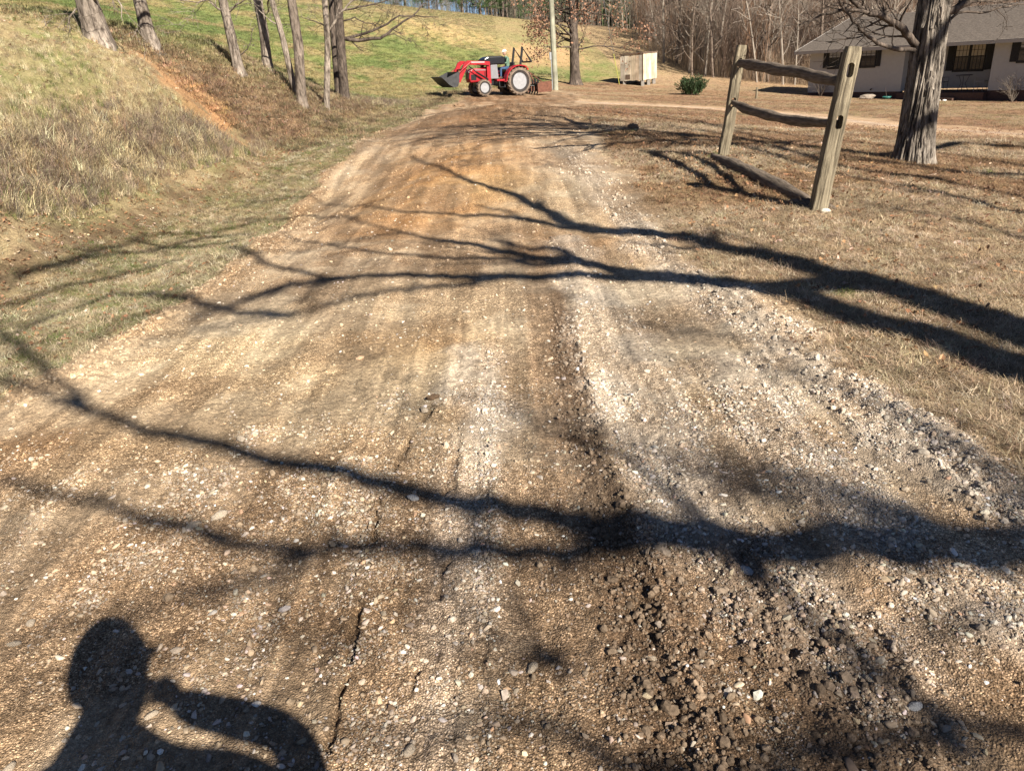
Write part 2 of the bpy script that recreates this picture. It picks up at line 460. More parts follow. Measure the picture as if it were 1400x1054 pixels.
class MB:
    """collects shapes into one mesh"""
    def __init__(s):
        s.v, s.f, s.m = [], [], []
    def add(s, v, f, m=0):
        b = len(s.v)
        s.v.extend([tuple(p) for p in v])
        s.f.extend([tuple(i + b for i in q) for q in f])
        s.m.extend([m] * len(f))
        return s
    def box(s, x0, x1, y0, y1, z0, z1, m=0, mat=None):
        v = [Vector(p) for p in [(x0, y0, z0), (x1, y0, z0), (x1, y1, z0), (x0, y1, z0), (x0, y0, z1), (x1, y0, z1), (x1, y1, z1), (x0, y1, z1)]]
        if mat is not None: v = [mat @ p for p in v]
        return s.add(v, [(0, 3, 2, 1), (4, 5, 6, 7), (0, 1, 5, 4), (1, 2, 6, 5), (2, 3, 7, 6), (3, 0, 4, 7)], m)
    def prism(s, prof, y0, y1, m=0):
        """profile in x,z extruded along y"""
        n = len(prof)
        v = [(p[0], y0, p[1]) for p in prof] + [(p[0], y1, p[1]) for p in prof]
        f = [tuple(range(n)), tuple(range(2 * n - 1, n - 1, -1))]
        f += [(i, i + n, (i + 1) % n + n, (i + 1) % n) for i in range(n)]
        return s.add(v, f, m)
    def tube(s, pts, rad, n=8, m=0, cap=True, twist=0):
        pts = [Vector(p) for p in pts]
        if not hasattr(rad, '__len__'): rad = [rad] * len(pts)
        v, f = [], []
        ref = None
        for i, p in enumerate(pts):
            t = (pts[min(i + 1, len(pts) - 1)] - pts[max(i - 1, 0)])
            t = t.normalized() if t.length > 1e-9 else Vector((0, 0, 1))
            if ref is None:
                ref = t.orthogonal().normalized()
            ref = (ref - t * ref.dot(t))
            ref = ref.normalized() if ref.length > 1e-6 else t.orthogonal().normalized()
            b = t.cross(ref)
            for j in range(n):
                a = 2 * math.pi * j / n + twist
                v.append(p + (ref * math.cos(a) + b * math.sin(a)) * rad[i])
        for i in range(len(pts) - 1):
            for j in range(n):
                k = (j + 1) % n
                f.append((i * n + j, i * n + k, (i + 1) * n + k, (i + 1) * n + j))
        if cap:
            f.append(tuple(range(n - 1, -1, -1)))
            f.append(tuple(range((len(pts) - 1) * n, len(pts) * n)))
        return s.add(v, f, m)
    def lathe(s, prof, n=24, m=0, mat=None, closed=False):
        """profile (r,z) round z"""
        v, f = [], []
        for (r_, z_) in prof:
            for j in range(n):
                a = 2 * math.pi * j / n
                p = Vector((r_ * math.cos(a), r_ * math.sin(a), z_))
                v.append(mat @ p if mat is not None else p)
        k = len(prof)
        for i in range(k if closed else k - 1):
            i2 = (i + 1) % k
            for j in range(n):
                j2 = (j + 1) % n
                f.append((i * n + j, i * n + j2, i2 * n + j2, i2 * n + j))
        if not closed:
            f.append(tuple(range(n - 1, -1, -1)))
            f.append(tuple(range((k - 1) * n, k * n)))
        return s.add(v, f, m)
    def build(s, name, mats, parent=None, smooth=False, bevel=0, **k):
        me = bpy.data.meshes.new(name)
        me.from_pydata([tuple(p) for p in s.v], [], s.f)
        if not isinstance(mats, (list, tuple)): mats = [mats]
        for m in mats: me.materials.append(m)
        me.polygons.foreach_set('material_index', np.array(s.m, np.int32))
        if smooth: me.polygons.foreach_set('use_smooth', np.ones(len(s.f), bool))
        me.update()
        o = link(name, me, parent, **k)
        if bevel:
            b = o.modifiers.new('bevel', 'BEVEL')
            b.width = bevel; b.segments = 2; b.limit_method = 'ANGLE'
        return o

# ------------------------------------------------------------ materials
def new_mat(name):
    m = bpy.data.materials.new(name)
    m.use_nodes = True
    return m, m.node_tree, m.node_tree.nodes['Principled BSDF']

def N(nt, typ, **k):
    n = nt.nodes.new(typ)
    for a, b in k.items():
        if a.startswith('i_'):
            n.inputs[a[2:].replace('_', ' ')].default_value = b
        else:
            setattr(n, a, b)
    return n

def ramp(nt, fac, stops):
    n = nt.nodes.new('ShaderNodeValToRGB')
    e = n.color_ramp.elements
    e[0].position, e[0].color = stops[0][0], (*stops[0][1], 1)
    e[1].position, e[1].color = stops[-1][0], (*stops[-1][1], 1)
    for p, c in stops[1:-1]:
        q = e.new(p); q.color = (*c, 1)
    nt.links.new(fac, n.inputs[0])
    return n.outputs[0]

def mulcol(nt, a, b, fac=1.0, blend='MULTIPLY'):
    n = nt.nodes.new('ShaderNodeMix')
    n.data_type = 'RGBA'; n.blend_type = blend
    n.inputs[0].default_value = fac
    nt.links.new(a, n.inputs[6])
    if hasattr(b, 'default_value'): nt.links.new(b, n.inputs[7])
    else: n.inputs[7].default_value = (*b, 1)
    return n.outputs[2]

def simple(name, col, rough=.7, metal=0, var=.25, scale=8, bump=0, spec=.3, stretch=None, coat=0):
    m, nt, p = new_mat(name)
    p.inputs['Roughness'].default_value = rough
    p.inputs['Metallic'].default_value = metal
    p.inputs['Specular IOR Level'].default_value = spec
    if coat: p.inputs['Coat Weight'].default_value = coat
    tc = N(nt, 'ShaderNodeTexCoord')
    src = tc.outputs['Object']
    if stretch:
        mp = N(nt, 'ShaderNodeMapping'); mp.inputs['Scale'].default_value = stretch
        nt.links.new(src, mp.inputs[0]); src = mp.outputs[0]
    nz = N(nt, 'ShaderNodeTexNoise', i_Scale=scale, i_Detail=5.0, i_Roughness=.65)
    nt.links.new(src, nz.inputs['Vector'])
    lo = tuple(c * (1 - var) for c in col); hi = tuple(min(1, c * (1 + var)) for c in col)
    c = ramp(nt, nz.outputs[0], [(.3, lo), (.7, hi)])
    nt.links.new(c, p.inputs['Base Color'])
    if bump:
        b = N(nt, 'ShaderNodeBump', i_Strength=1.0, i_Distance=bump)
        nt.links.new(nz.outputs[0], b.inputs['Height']); nt.links.new(b.outputs[0], p.inputs['Normal'])
    return m

def ground_mat():
    m, nt, p = new_mat('ground_soil')
    p.inputs['Roughness'].default_value = .95
    p.inputs['Specular IOR Level'].default_value = .15
    tc = N(nt, 'ShaderNodeTexCoord')
    pos = tc.outputs['Object']
    alb = N(nt, 'ShaderNodeAttribute', attribute_name='albedo')
    rd = N(nt, 'ShaderNodeAttribute', attribute_name='pebbly')
    gr = N(nt, 'ShaderNodeAttribute', attribute_name='grassy')
    n1 = N(nt, 'ShaderNodeTexNoise', i_Scale=38.0, i_Detail=6.0, i_Roughness=.72); nt.links.new(pos, n1.inputs['Vector'])
    n2 = N(nt, 'ShaderNodeTexNoise', i_Scale=5.5, i_Detail=6.0, i_Roughness=.7); nt.links.new(pos, n2.inputs['Vector'])
    c = mulcol(nt, alb.outputs['Color'], ramp(nt, n1.outputs[0], [(.30, (.50, .48, .46)), (.5, (1.1, 1.1, 1.1)), (.70, (1.7, 1.68, 1.65))]))
    c = mulcol(nt, c, ramp(nt, n2.outputs[0], [(.3, (.82, .79, .76)), (.7, (1.25, 1.24, 1.22))]))
    # fine grit: light and dark grains, the grit's tiny shadows put into the colour
    hts = []
    for sc_, lo in ((150.0, .50), (310.0, .42)):
        v = N(nt, 'ShaderNodeTexVoronoi', i_Scale=sc_); nt.links.new(pos, v.inputs['Vector'])
        edge = ramp(nt, v.outputs['Distance'], [(.15, (1.12, 1.12, 1.12)), (.72, (.62, .59, .56))])
        sep = N(nt, 'ShaderNodeSeparateColor'); nt.links.new(v.outputs['Color'], sep.inputs[0])
        tint = ramp(nt, sep.outputs[0], [(0, (.72, .68, .64)), (.5, (1.1, 1.08, 1.05)), (.86, (1.35, 1.3, 1.26)), (1, (2.6, 2.6, 2.6))])
        gcol = mulcol(nt, edge, tint)
        mx = nt.nodes.new('ShaderNodeMix'); mx.data_type = 'RGBA'; mx.blend_type = 'MULTIPLY'
        nt.links.new(rd.outputs['Fac'], mx.inputs[0]); nt.links.new(c, mx.inputs[6]); nt.links.new(gcol, mx.inputs[7])
        c = mx.outputs[2]
        hts.append((v.outputs['Distance'], sc_))
    # matted thatch: fibrous colour where grass grows
    mp = N(nt, 'ShaderNodeMapping'); mp.inputs['Scale'].default_value = (60, 170, 60); mp.inputs['Rotation'].default_value = (0, 0, .6)
    nt.links.new(pos, mp.inputs[0])
    th = N(nt, 'ShaderNodeTexNoise', i_Scale=1.0, i_Detail=4.0, i_Roughness=.7); nt.links.new(mp.outputs[0], th.inputs['Vector'])
    thc = ramp(nt, th.outputs[0], [(.3, (.45, .42, .38)), (.5, (1, .98, .95)), (.72, (1.6, 1.55, 1.45))])
    mx = nt.nodes.new('ShaderNodeMix'); mx.data_type = 'RGBA'; mx.blend_type = 'MULTIPLY'
    nt.links.new(gr.outputs['Fac'], mx.inputs[0]); nt.links.new(c, mx.inputs[6]); nt.links.new(thc, mx.inputs[7])
    c = mx.outputs[2]
    nt.links.new(c, p.inputs['Base Color'])
    b = N(nt, 'ShaderNodeBump', i_Strength=.8, i_Distance=.010); nt.links.new(n1.outputs[0], b.inputs['Height'])
    b2 = N(nt, 'ShaderNodeBump', i_Strength=.9, i_Distance=.006); b2.invert = True
    nt.links.new(hts[0][0], b2.inputs['Height']); nt.links.new(b.outputs[0], b2.inputs['Normal'])
    n3 = N(nt, 'ShaderNodeTexNoise', i_Scale=2.4, i_Detail=9.0, i_Roughness=.72); nt.links.new(pos, n3.inputs['Vector'])
    b3 = N(nt, 'ShaderNodeBump', i_Strength=.5, i_Distance=.05); nt.links.new(n3.outputs[0], b3.inputs['Height']); nt.links.new(b2.outputs[0], b3.inputs['Normal'])
    nt.links.new(b3.outputs[0], p.inputs['Normal'])
    return m

def inst_mat(name, rough=.8, grain=40, var=.25, bump=.003, transl=0.0, spec=.25):
    """colour from the 'tint' of each scattered piece"""
    m, nt, p = new_mat(name)
    p.inputs['Roughness'].default_value = rough
    p.inputs['Specular IOR Level'].default_value = spec
    a = N(nt, 'ShaderNodeAttribute', attribute_name='tint', attribute_type='INSTANCER')
    tc = N(nt, 'ShaderNodeTexCoord')
    nz = N(nt, 'ShaderNodeTexNoise', i_Scale=grain, i_Detail=4.0); nt.links.new(tc.outputs['Object'], nz.inputs['Vector'])
    c = mulcol(nt, a.outputs['Color'], ramp(nt, nz.outputs[0], [(.3, (1 - var,) * 3), (.7, (1 + var,) * 3)]))
    nt.links.new(c, p.inputs['Base Color'])
    if bump:
        b = N(nt, 'ShaderNodeBump', i_Strength=1.0, i_Distance=bump); nt.links.new(nz.outputs[0], b.inputs['Height']); nt.links.new(b.outputs[0], p.inputs['Normal'])
    if transl:
        out = nt.nodes['Material Output']
        tr = N(nt, 'ShaderNodeBsdfTranslucent'); nt.links.new(c, tr.inputs[0])
        ms = N(nt, 'ShaderNodeMixShader'); ms.inputs[0].default_value = transl
        nt.links.new(p.outputs[0], ms.inputs[1]); nt.links.new(tr.outputs[0], ms.inputs[2]); nt.links.new(ms.outputs[0], out.inputs[0])
    return m

M_GROUND = ground_mat()
M_STONE = inst_mat('gravel_stone', .85, 2.5, .22, 0)
M_CLOD = inst_mat('soil_clod', .97, 3.0, .35, 0, spec=.05)
M_GRASS = inst_mat('dry_grass', .8, 45.0, .5, 0, .3)
M_LEAF = inst_mat('dead_leaf', .75, 12, .3, 0, .15)
def bark_mat(name, dark, light, sc_=(9, 9, 2.2), bump=.03):
    m, nt, p = new_mat(name)
    p.inputs['Roughness'].default_value = .9
    p.inputs['Specular IOR Level'].default_value = .15
    tc = N(nt, 'ShaderNodeTexCoord')
    mp = N(nt, 'ShaderNodeMapping'); mp.inputs['Scale'].default_value = sc_
    nt.links.new(tc.outputs['Object'], mp.inputs[0])
    nz = N(nt, 'ShaderNodeTexNoise', i_Scale=1.6, i_Detail=8.0, i_Roughness=.7, i_Distortion=.4); nt.links.new(mp.outputs[0], nz.inputs['Vector'])
    n2 = N(nt, 'ShaderNodeTexNoise', i_Scale=1.7, i_Detail=3.0); nt.links.new(tc.outputs['Object'], n2.inputs['Vector'])
    c = ramp(nt, nz.outputs[0], [(.38, dark), (.5, tuple((a + b) / 2 for a, b in zip(dark, light))), (.62, light)])
    c = mulcol(nt, c, ramp(nt, n2.outputs[0], [(.35, (.7, .68, .66)), (.65, (1.2, 1.18, 1.15))]))
    nt.links.new(c, p.inputs['Base Color'])
    b = N(nt, 'ShaderNodeBump', i_Strength=1.0, i_Distance=bump); nt.links.new(nz.outputs[0], b.inputs['Height']); nt.links.new(b.outputs[0], p.inputs['Normal'])
    return m
M_BARK = bark_mat('grey_bark', (.055, .043, .035), (.26, .215, .18))
M_HICK = bark_mat('shaggy_bark', (.04, .033, .028), (.37, .325, .28), (11, 11, 2.0), .05)
M_BARKD = bark_mat('dark_bark', (.035, .028, .024), (.15, .12, .10))
M_BARKL = bark_mat('pale_bark', (.07, .055, .045), (.35, .30, .255))
M_TWIG = simple('twig_bark', (.13, .105, .085), .9, var=.35, scale=3)
M_WOODS = simple('far_bark', (.165, .127, .10), .95, var=.45, scale=.5)
M_WOODP = simple('far_pale_bark', (.27, .23, .19), .95, var=.3, scale=.5)

# ------------------------------------------------------------ the ground sheet
def build_ground():
    az = np.concatenate([np.linspace(-180, -52, 30, endpoint=False), np.linspace(-52, -41, 28, endpoint=False),
                         np.linspace(-41, 41, 440, endpoint=False), np.linspace(41, 52, 28, endpoint=False), np.linspace(52, 180, 30, endpoint=False)])
    az = np.radians(az)
    rs = [.05, .15, .3, .45]
    r = .55
    while r < 460:
        rs.append(r)
        r *= 1 + (.02 if r < 1.05 else .0036 if r < 9 else .0075 if r < 42 else .02)
    rs = np.array(rs)
    A, RR = np.meshgrid(az, rs)
    x, y = (RR * np.sin(A)).ravel(), (RR * np.cos(A)).ravel()
    zn = zones(x, y)
    z = base_h(x, y) + zn['z']
    na, nr = len(az), len(rs)
    V = np.stack([x, y, z], 1)
    i, j = np.meshgrid(np.arange(nr - 1), np.arange(na), indexing='ij')
    j2 = (j + 1) % na
    F = np.stack([i * na + j, (i + 1) * na + j, (i + 1) * na + j2, i * na + j2], -1).reshape(-1, 4)
    F = F[:, ::-1]
    cx, cy = x[F].mean(1), y[F].mean(1)
    rdf = zn['road'][F].mean(1) > .5
    sdf = (zn['side'][F].mean(1) > .5) & ~rdf
    hil = ((cx < xditch(cy)) & (cy > -20) | (cy > 42)) & ~rdf & ~sdf
    law = ~rdf & ~sdf & ~hil
    for name, sel in (('gravel_drive', rdf), ('clay_side_drive', sdf), ('hillside', hil), ('ground', law)):
        f = F[sel]
        used, inv = np.unique(f, return_inverse=True)
        me = fast_mesh(name, V[used], inv.reshape(-1, 4), [M_GROUND])
        a = me.attributes.new('albedo', 'FLOAT_COLOR', 'POINT')
        a.data.foreach_set('color', np.concatenate([zn['col'][used], np.ones((len(used), 1))], 1).astype(np.float32).ravel())
        a = me.attributes.new('pebbly', 'FLOAT', 'POINT')
        a.data.foreach_set('value', (np.maximum(zn['road'], zn['side'])[used] * (.35 + .65 * sstep(.38, .58, fbm(x[used] * 2.6, y[used] * 2.0, 4, 411)))).astype(np.float32))
        a = me.attributes.new('grassy', 'FLOAT', 'POINT')
        a.data.foreach_set('value', (1 - np.maximum(zn['road'], zn['side']))[used].astype(np.float32))
        o = link(name, me, kind='structure')
build_ground()

# ------------------------------------------------------------ scattering (instances on points)
def scatter(name, P, rot, scl, idx, tint, protos, mat, **k):
    P = np.asarray(P, np.float32)
    me = bpy.data.meshes.new(name)
    me.vertices.add(len(P))
    me.vertices.foreach_set('co', P.ravel())
    for an, ty, arr, key in (('prot', 'FLOAT_VECTOR', rot, 'vector'), ('pscl', 'FLOAT_VECTOR', scl, 'vector'), ('tint', 'FLOAT_COLOR', np.concatenate([tint, np.ones((len(P), 1))], 1), 'color')):
        a = me.attributes.new(an, ty, 'POINT'); a.data.foreach_set(key, np.asarray(arr, np.float32).ravel())
    a = me.attributes.new('pidx', 'INT', 'POINT'); a.data.foreach_set('value', np.asarray(idx, np.int32))
    me.materials.append(mat)
    c = bpy.data.collections.new(name + '_shapes')
    for q, pm in enumerate(protos):
        if not pm.materials: pm.materials.append(mat)
        c.objects.link(bpy.data.objects.new('%s_shape%02d' % (name, q), pm))
    o = link(name, me, kind='stuff', **k)
    ng = bpy.data.node_groups.new(name + '_scatter', 'GeometryNodeTree')
    ng.interface.new_socket('Geometry', in_out='INPUT', socket_type='NodeSocketGeometry')
    ng.interface.new_socket('Geometry', in_out='OUTPUT', socket_type='NodeSocketGeometry')
    gi, go = ng.nodes.new('NodeGroupInput'), ng.nodes.new('NodeGroupOutput')
    ci = ng.nodes.new('GeometryNodeCollectionInfo'); ci.inputs[0].default_value = c; ci.inputs[1].default_value = True; ci.inputs[2].default_value = True
    ip = ng.nodes.new('GeometryNodeInstanceOnPoints'); ip.inputs['Pick Instance'].default_value = True
    def na(n, t):
        q = ng.nodes.new('GeometryNodeInputNamedAttribute'); q.data_type = t; q.inputs[0].default_value = n
        return q.outputs[0]
    er = ng.nodes.new('FunctionNodeEulerToRotation')
    L = ng.links.new
    L(na('prot', 'FLOAT_VECTOR'), er.inputs[0]); L(er.outputs[0], ip.inputs['Rotation'])
    L(na('pscl', 'FLOAT_VECTOR'), ip.inputs['Scale']); L(na('pidx', 'INT'), ip.inputs['Instance Index'])
    L(ci.outputs[0], ip.inputs['Instance']); L(gi.outputs[0], ip.inputs['Points']); L(ip.outputs[0], go.inputs[0])
    md = o.modifiers.new('scatter', 'NODES'); md.node_group = ng
    return o

def rock_mesh(name, seed, sub=1, rough=.35, flat=.7):
    rg = random.Random(seed)
    bm = bmesh.new()
    bmesh.ops.create_icosphere(bm, subdivisions=sub, radius=.5)
    ax = [Vector((rg.uniform(-1, 1), rg.uniform(-1, 1), rg.uniform(-1, 1))).normalized() for _ in range(7)]
    for v in bm.verts:
        n = v.co.normalized()
        s = 1.0
        for a in ax:
            s = min(s, (1 - rough * .55) / max(.35, n.dot(a)) if n.dot(a) > .35 else 9)
        v.co *= min(s, 1.0) * (1 + rg.uniform(-.07, .07))
        v.co.z *= flat
        v.co.y *= .8
    me = bpy.data.meshes.new(name); bm.to_mesh(me); bm.free()
    return me

def wedge(n, r0, r1, power=1.0, a=42):
    """points in the wedge before the camera, even in ln r beyond r0"""
    az = np.radians(RNG.uniform(-a, a, n))
    u = RNG.uniform(0, 1, n)
    r = r0 * (r1 / r0) ** u if power == 1 else np.sqrt(r0 ** 2 + u * (r1 ** 2 - r0 ** 2)) if power == 2 else (r0 ** .8 + u * (r1 ** .8 - r0 ** .8)) ** 1.25
    return r * np.sin(az), r * np.cos(az), r

def pick(palette, n, jit=.12):
    pal = np.array([p[:3] for p in palette]); w = np.array([p[3] for p in palette], float); w /= w.sum()
    c = pal[RNG.choice(len(pal), n, p=w)]
    return np.clip(c * (1 + RNG.normal(0, jit, (n, 1))) * (1 + RNG.normal(0, .04, (n, 3))), .01, .85)

def gravel():
    protos = [rock_mesh('pebble_shape', s, 2 if s < 5 else 1, .8, .72) for s in range(9)]
    for p in protos[:2]:
        p.polygons.foreach_set('use_smooth', np.ones(len(p.polygons), bool))
    X, Y, S = [], [], []
    for n, r0, r1, pw, smin, smax, med in ((420000, 1.0, 3.6, 2, .003, .036, .0060), (230000, 3.2, 26, 1, .0045, .04, .0072)):
        x, y, r = wedge(n, r0, r1, pw)
        zn = zones(x, y)
        cl = fbm(x * 7, y * 7, 3, 400)
        pr = zn['gravel'] ** 1.5 * sstep(.36, .74, cl + zn['gravel'] * .15) * .95 + (.02 + .09 * (r < 3.6) * sstep(.48, .64, fbm(x * 4, y * 4, 3, 410))) * zn['road'] + .30 * zn['edge'] * sstep(.40, .6, cl)
        pr = np.maximum(pr, zn['clod'] * .05)
        k = RNG.uniform(0, 1, n) < pr
        x, y, r = x[k], y[k], r[k]
        s = np.clip(med * np.exp(RNG.normal(0, .58, len(x))) * (1 + np.clip(r - 4, 0, 20) * .05), smin, smax)
        X.append(x); Y.append(y); S.append(s)
    # a few larger stones everywhere on the drive
    x, y, r = wedge(4200, 1.0, 14, 3)
    zn = zones(x, y); k = (zn['road'] > .6) & (RNG.uniform(0, 1, len(x)) < .30 + .55 * zn['gravel'])
    X.append(x[k]); Y.append(y[k]); S.append(np.clip(.021 * np.exp(RNG.normal(0, .32, k.sum())), .014, .05))
    x, y, s = np.concatenate(X), np.concatenate(Y), np.concatenate(S)
    z = height(x, y) + s * .02
    n = len(x)
    rot = np.stack([RNG.normal(0, .35, n), RNG.normal(0, .35, n), RNG.uniform(0, 6.28, n)], 1)
    scl = s[:, None] * np.stack([RNG.uniform(.9, 1.5, n), RNG.uniform(.8, 1.15, n), RNG.uniform(.65, 1.0, n)], 1)
    g = zones(x, y)['col']
    tint = pick([(.34, .30, .255, 4), (.46, .42, .38, 2.), (.27, .25, .235, 2.5), (.35, .27, .19, 4), (.23, .17, .12, 2.5), (.62, .60, .56, .5), (.33, .20, .12, 1.0), (.13, .11, .09, 2)], n, .3)
    mixf = RNG.uniform(.1, .85, (n, 1))
    tint = tint * (1 - mixf) + np.clip(g * 1.08, 0, .6) * mixf
    big = (s > .016)[:, None]
    tint = np.where(big, np.clip(tint * 1.35, 0, .7), tint)
    scatter('gravel', np.stack([x, y, z], 1), rot, scl, RNG.integers(0, 9, n), tint, protos, M_STONE,
            label='loose grey and tan gravel strewn over the graded drive', cat='gravel')

def clods():
    protos = []
    for s in range(6):
        me = rock_mesh('clod_shape', 50 + s, 2, .35, .8)
        for v in me.vertices:
            v.co *= 1 + (random.random() - .5) * .28
        protos.append(me)
    x, y, r = wedge(230000, 1.0, 30, 3, 43)
    zn = zones(x, y)
    k = RNG.uniform(0, 1, len(x)) < zn['clod'] ** 1.4 * .85 + .03 * zn['road'] + .6 * zn['mound'] * (r < 30)
    x, y, r = x[k], y[k], r[k]
    zn = zones(x, y)
    n = len(x)
    s = np.clip(.0085 * np.exp(RNG.normal(0, .5, n)) * (1 + r * .08), .004, .05)
    z = base_h(x, y) + zn['z'] + s * .08
    rot = RNG.uniform(-3, 3, (n, 3))
    scl = s[:, None] * RNG.uniform(.75, 1.3, (n, 3))
    tint = np.clip(zn['col'] * RNG.uniform(.8, 1.5, (n, 1)), 0, .7)
    scatter('soil_clods', np.stack([x, y, z], 1), rot, scl, RNG.integers(0, 6, n), tint, protos, M_CLOD,
            label='crumbled dark soil clods turned up along the wheel track and edges', cat='soil')
gravel()
clods()

def tuft(name, blades, spread, h, w, lean, seed, segs=2):
    rg = random.Random(seed)
    V, Fq = [], []
    for _ in range(blades):
        a = rg.uniform(0, 6.283); rr = spread * math.sqrt(rg.random())
        bx, by = rr * math.cos(a), rr * math.sin(a)
        hh = h * rg.uniform(.45, 1.1)
        d = rg.uniform(0, 6.283); ln = lean * rg.uniform(.2, 1.3) * hh
        sx, sy = math.cos(d + 1.57) * w * .5, math.sin(d + 1.57) * w * .5
        b = len(V)
        for i in range(segs + 1):
            t = i / segs
            cx, cy, cz = bx + math.cos(d) * ln * t * t, by + math.sin(d) * ln * t * t, hh * t * (1 - .35 * lean * t * .5) - .005
            k = 1 - .75 * t
            V += [(cx - sx * k, cy - sy * k, cz), (cx + sx * k, cy + sy * k, cz)]
        for i in range(segs):
            Fq.append((b + 2 * i, b + 2 * i + 1, b + 2 * i + 3, b + 2 * i + 2))
    return fast_mesh(name, V, Fq, smooth=False)

def grass():
    # short dormant lawn on the right and the left verge
    pro = [tuft('lawn_tuft', 26, .05, .045, .0035, 1.5, 100 + i) for i in range(5)]
    x, y, r = wedge(150000, 1.5, 20, 3, 44)
    zn = zones(x, y)
    thin = sstep(.30, .5, fbm(x * 2.1, y * 2.1, 3, 500))
    k = (zn['road'] < .42 + RNG.uniform(-.3, .55, len(x)) * (RNG.uniform(0, 1, len(x)) < .6)) & (zn['side'] < .3) & (zn['bank'] < .4) & (RNG.uniform(0, 1, len(x)) < .45 + .55 * thin) & (zn['ditch'] < .35 + RNG.uniform(0, .7, len(x)))
    x, y, r = x[k], y[k], r[k]
    zn = zones(x, y); n = len(x)
    z = base_h(x, y) + zn['z'] - .006
    s = RNG.uniform(.6, 1.25, n) * (1 + np.clip(r - 5, 0, 15) * .06)
    tint = pick([(.45, .35, .235, 5), (.35, .265, .175, 3.5), (.60, .50, .37, 2), (.20, .14, .09, 2.6)], n, .2)
    gm = (fbm(x * 1.3, y * 1.3, 3, 141) > .80) & (RNG.uniform(0, 1, n) < .6)
    gl = zn['left'] & (RNG.uniform(0, 1, n) < .08 + .26 * (fbm(x * 2.3, y * 2.3, 3, 61) > .5))
    tint[gm | gl] = pick([(.12, .16, .045, 2), (.19, .21, .075, 2), (.27, .26, .12, 2)], int((gm | gl).sum()))
    lf = zn['left'] & ~gl
    tint[lf] = tint[lf] * np.array([.98, 1.05, 1.02])
    far = (r > 8) & (x > 0)
    br = far & (fbm(x * .35, y * .6, 4, 144) > .5)
    tint[br] *= np.array([.72, .62, .55])
    rot = np.stack([RNG.normal(0, .15, n), RNG.normal(0, .15, n), RNG.uniform(0, 6.28, n)], 1)
    scatter('lawn_grass', np.stack([x, y, z], 1), rot, np.stack([s, s, s * RNG.uniform(.6, 1.1, n)], 1), RNG.integers(0, 5, n), tint, pro, M_GRASS,
            label='short straw coloured winter grass beside the drive', cat='grass')
    # tall rank grass on the bank
    pro = [tuft('bank_tuft', 26, .11, .30, .008, .8, 200 + i, 3) for i in range(5)] + [tuft('bank_tuft', 24, .13, .17, .009, 1.6, 220 + i, 3) for i in range(3)]
    az = np.radians(RNG.uniform(-48, -3, 85000)); rr = np.sqrt(RNG.uniform(5 ** 2, 34 ** 2, 85000))
    x, y, r = rr * np.sin(az), rr * np.cos(az), rr
    zn = zones(x, y)
    bare = sum(np.exp(-((x - c[0]) / s[0]) ** 2 - ((y - c[1]) / s[1]) ** 2) for c, s, cc in BARE[:2])
    k = (zn['bank'] > .45) & (zn['ditch'] < .75) & (bare * (.5 + 1.2 * RNG.uniform(0, 1, len(x))) < .4) & (RNG.uniform(0, 1, len(x)) < .35 + .65 * sstep(.36, .56, fbm(x * 1.1, y * 1.1, 3, 207)) + np.exp(-((zn['dtc'] + .9) / .8) ** 2))
    x, y, r = x[k], y[k], r[k]; zn = zones(x, y); n = len(x)
    z = base_h(x, y) + zn['z'] - .01
    neard = np.exp(-((zn['dtc'] + .9) / .8) ** 2)
    back = sstep(-2.4, -4.5, zn['dtc'])
    s = (RNG.uniform(.26, .58, n) + neard * .58)
    tint = pick([(.53, .45, .275, 4), (.43, .345, .21, 3), (.68, .60, .41, 1.8), (.25, .19, .13, 1.6)], n, .2)
    gp = fbm(x * .55, y * .55, 4, 201)
    g = RNG.uniform(0, 1, n) < sstep(.40, .64, gp) * .6 * (1 - neard)
    tint[g] = pick([(.13, .17, .05, 2), (.20, .22, .08, 2), (.30, .28, .12, 1.5)], int(g.sum()))
    dk = RNG.uniform(0, 1, n) < neard * .62
    tint[dk] = pick([(.20, .155, .12, 2), (.27, .21, .16, 2), (.36, .25, .15, .8)], int(dk.sum()))
    leafy = RNG.uniform(0, 1, n) < LEAFY(x, y) * .9
    tint[leafy] = pick([(.22, .145, .09, 2), (.30, .21, .13, 2), (.16, .11, .075, 1)], int(leafy.sum()))
    s = s * (1 - .6 * LEAFY(x, y))
    rot = np.stack([RNG.normal(0, .2, n), RNG.normal(0, .2, n), RNG.uniform(0, 6.28, n)], 1)
    scatter('bank_grass', np.stack([x, y, z], 1), rot, np.stack([s, s, s * RNG.uniform(.7, 1.15, n)], 1),
            np.where(RNG.uniform(0, 1, n) < .35 + .5 * back, RNG.integers(5, 8, n), RNG.integers(0, 5, n)), tint, pro, M_GRASS,
            label='tall dry grass covering the bank left of the drive', cat='grass')
    # pasture on the far hillside and around the house
    pro = [tuft('field_tuft', 34, .28, .12, .016, 1.0, 300 + i, 2) for i in range(4)]
    x, y, r = wedge(160000, 20, 110, 3, 44)
    zn = zones(x, y)
    k = (zn['road'] < .3) & (zn['side'] < .3) & (zn['wood'] < .3) & ~HOUSE_IN(x, y)
    x, y, r = x[k], y[k], r[k]; zn = zones(x, y); n = len(x)
    z = base_h(x, y) + zn['z'] - .02
    s = RNG.uniform(.55, 1.1, n) * np.where(x > 1, .55, 1)
    tint = np.clip(zn['col'] * 1.2, 0, .6) * RNG.uniform(.45, 1.5, (n, 1)) * (1 + RNG.normal(0, .07, (n, 3)))
    rot = np.stack([RNG.normal(0, .1, n), RNG.normal(0, .1, n), RNG.uniform(0, 6.28, n)], 1)
    scatter('field_grass', np.stack([x, y, z], 1), rot, np.stack([s, s, s], 1), RNG.integers(0, 4, n), tint, pro, M_GRASS,
            label='green and straw pasture grass over the far hillside and yard', cat='grass')

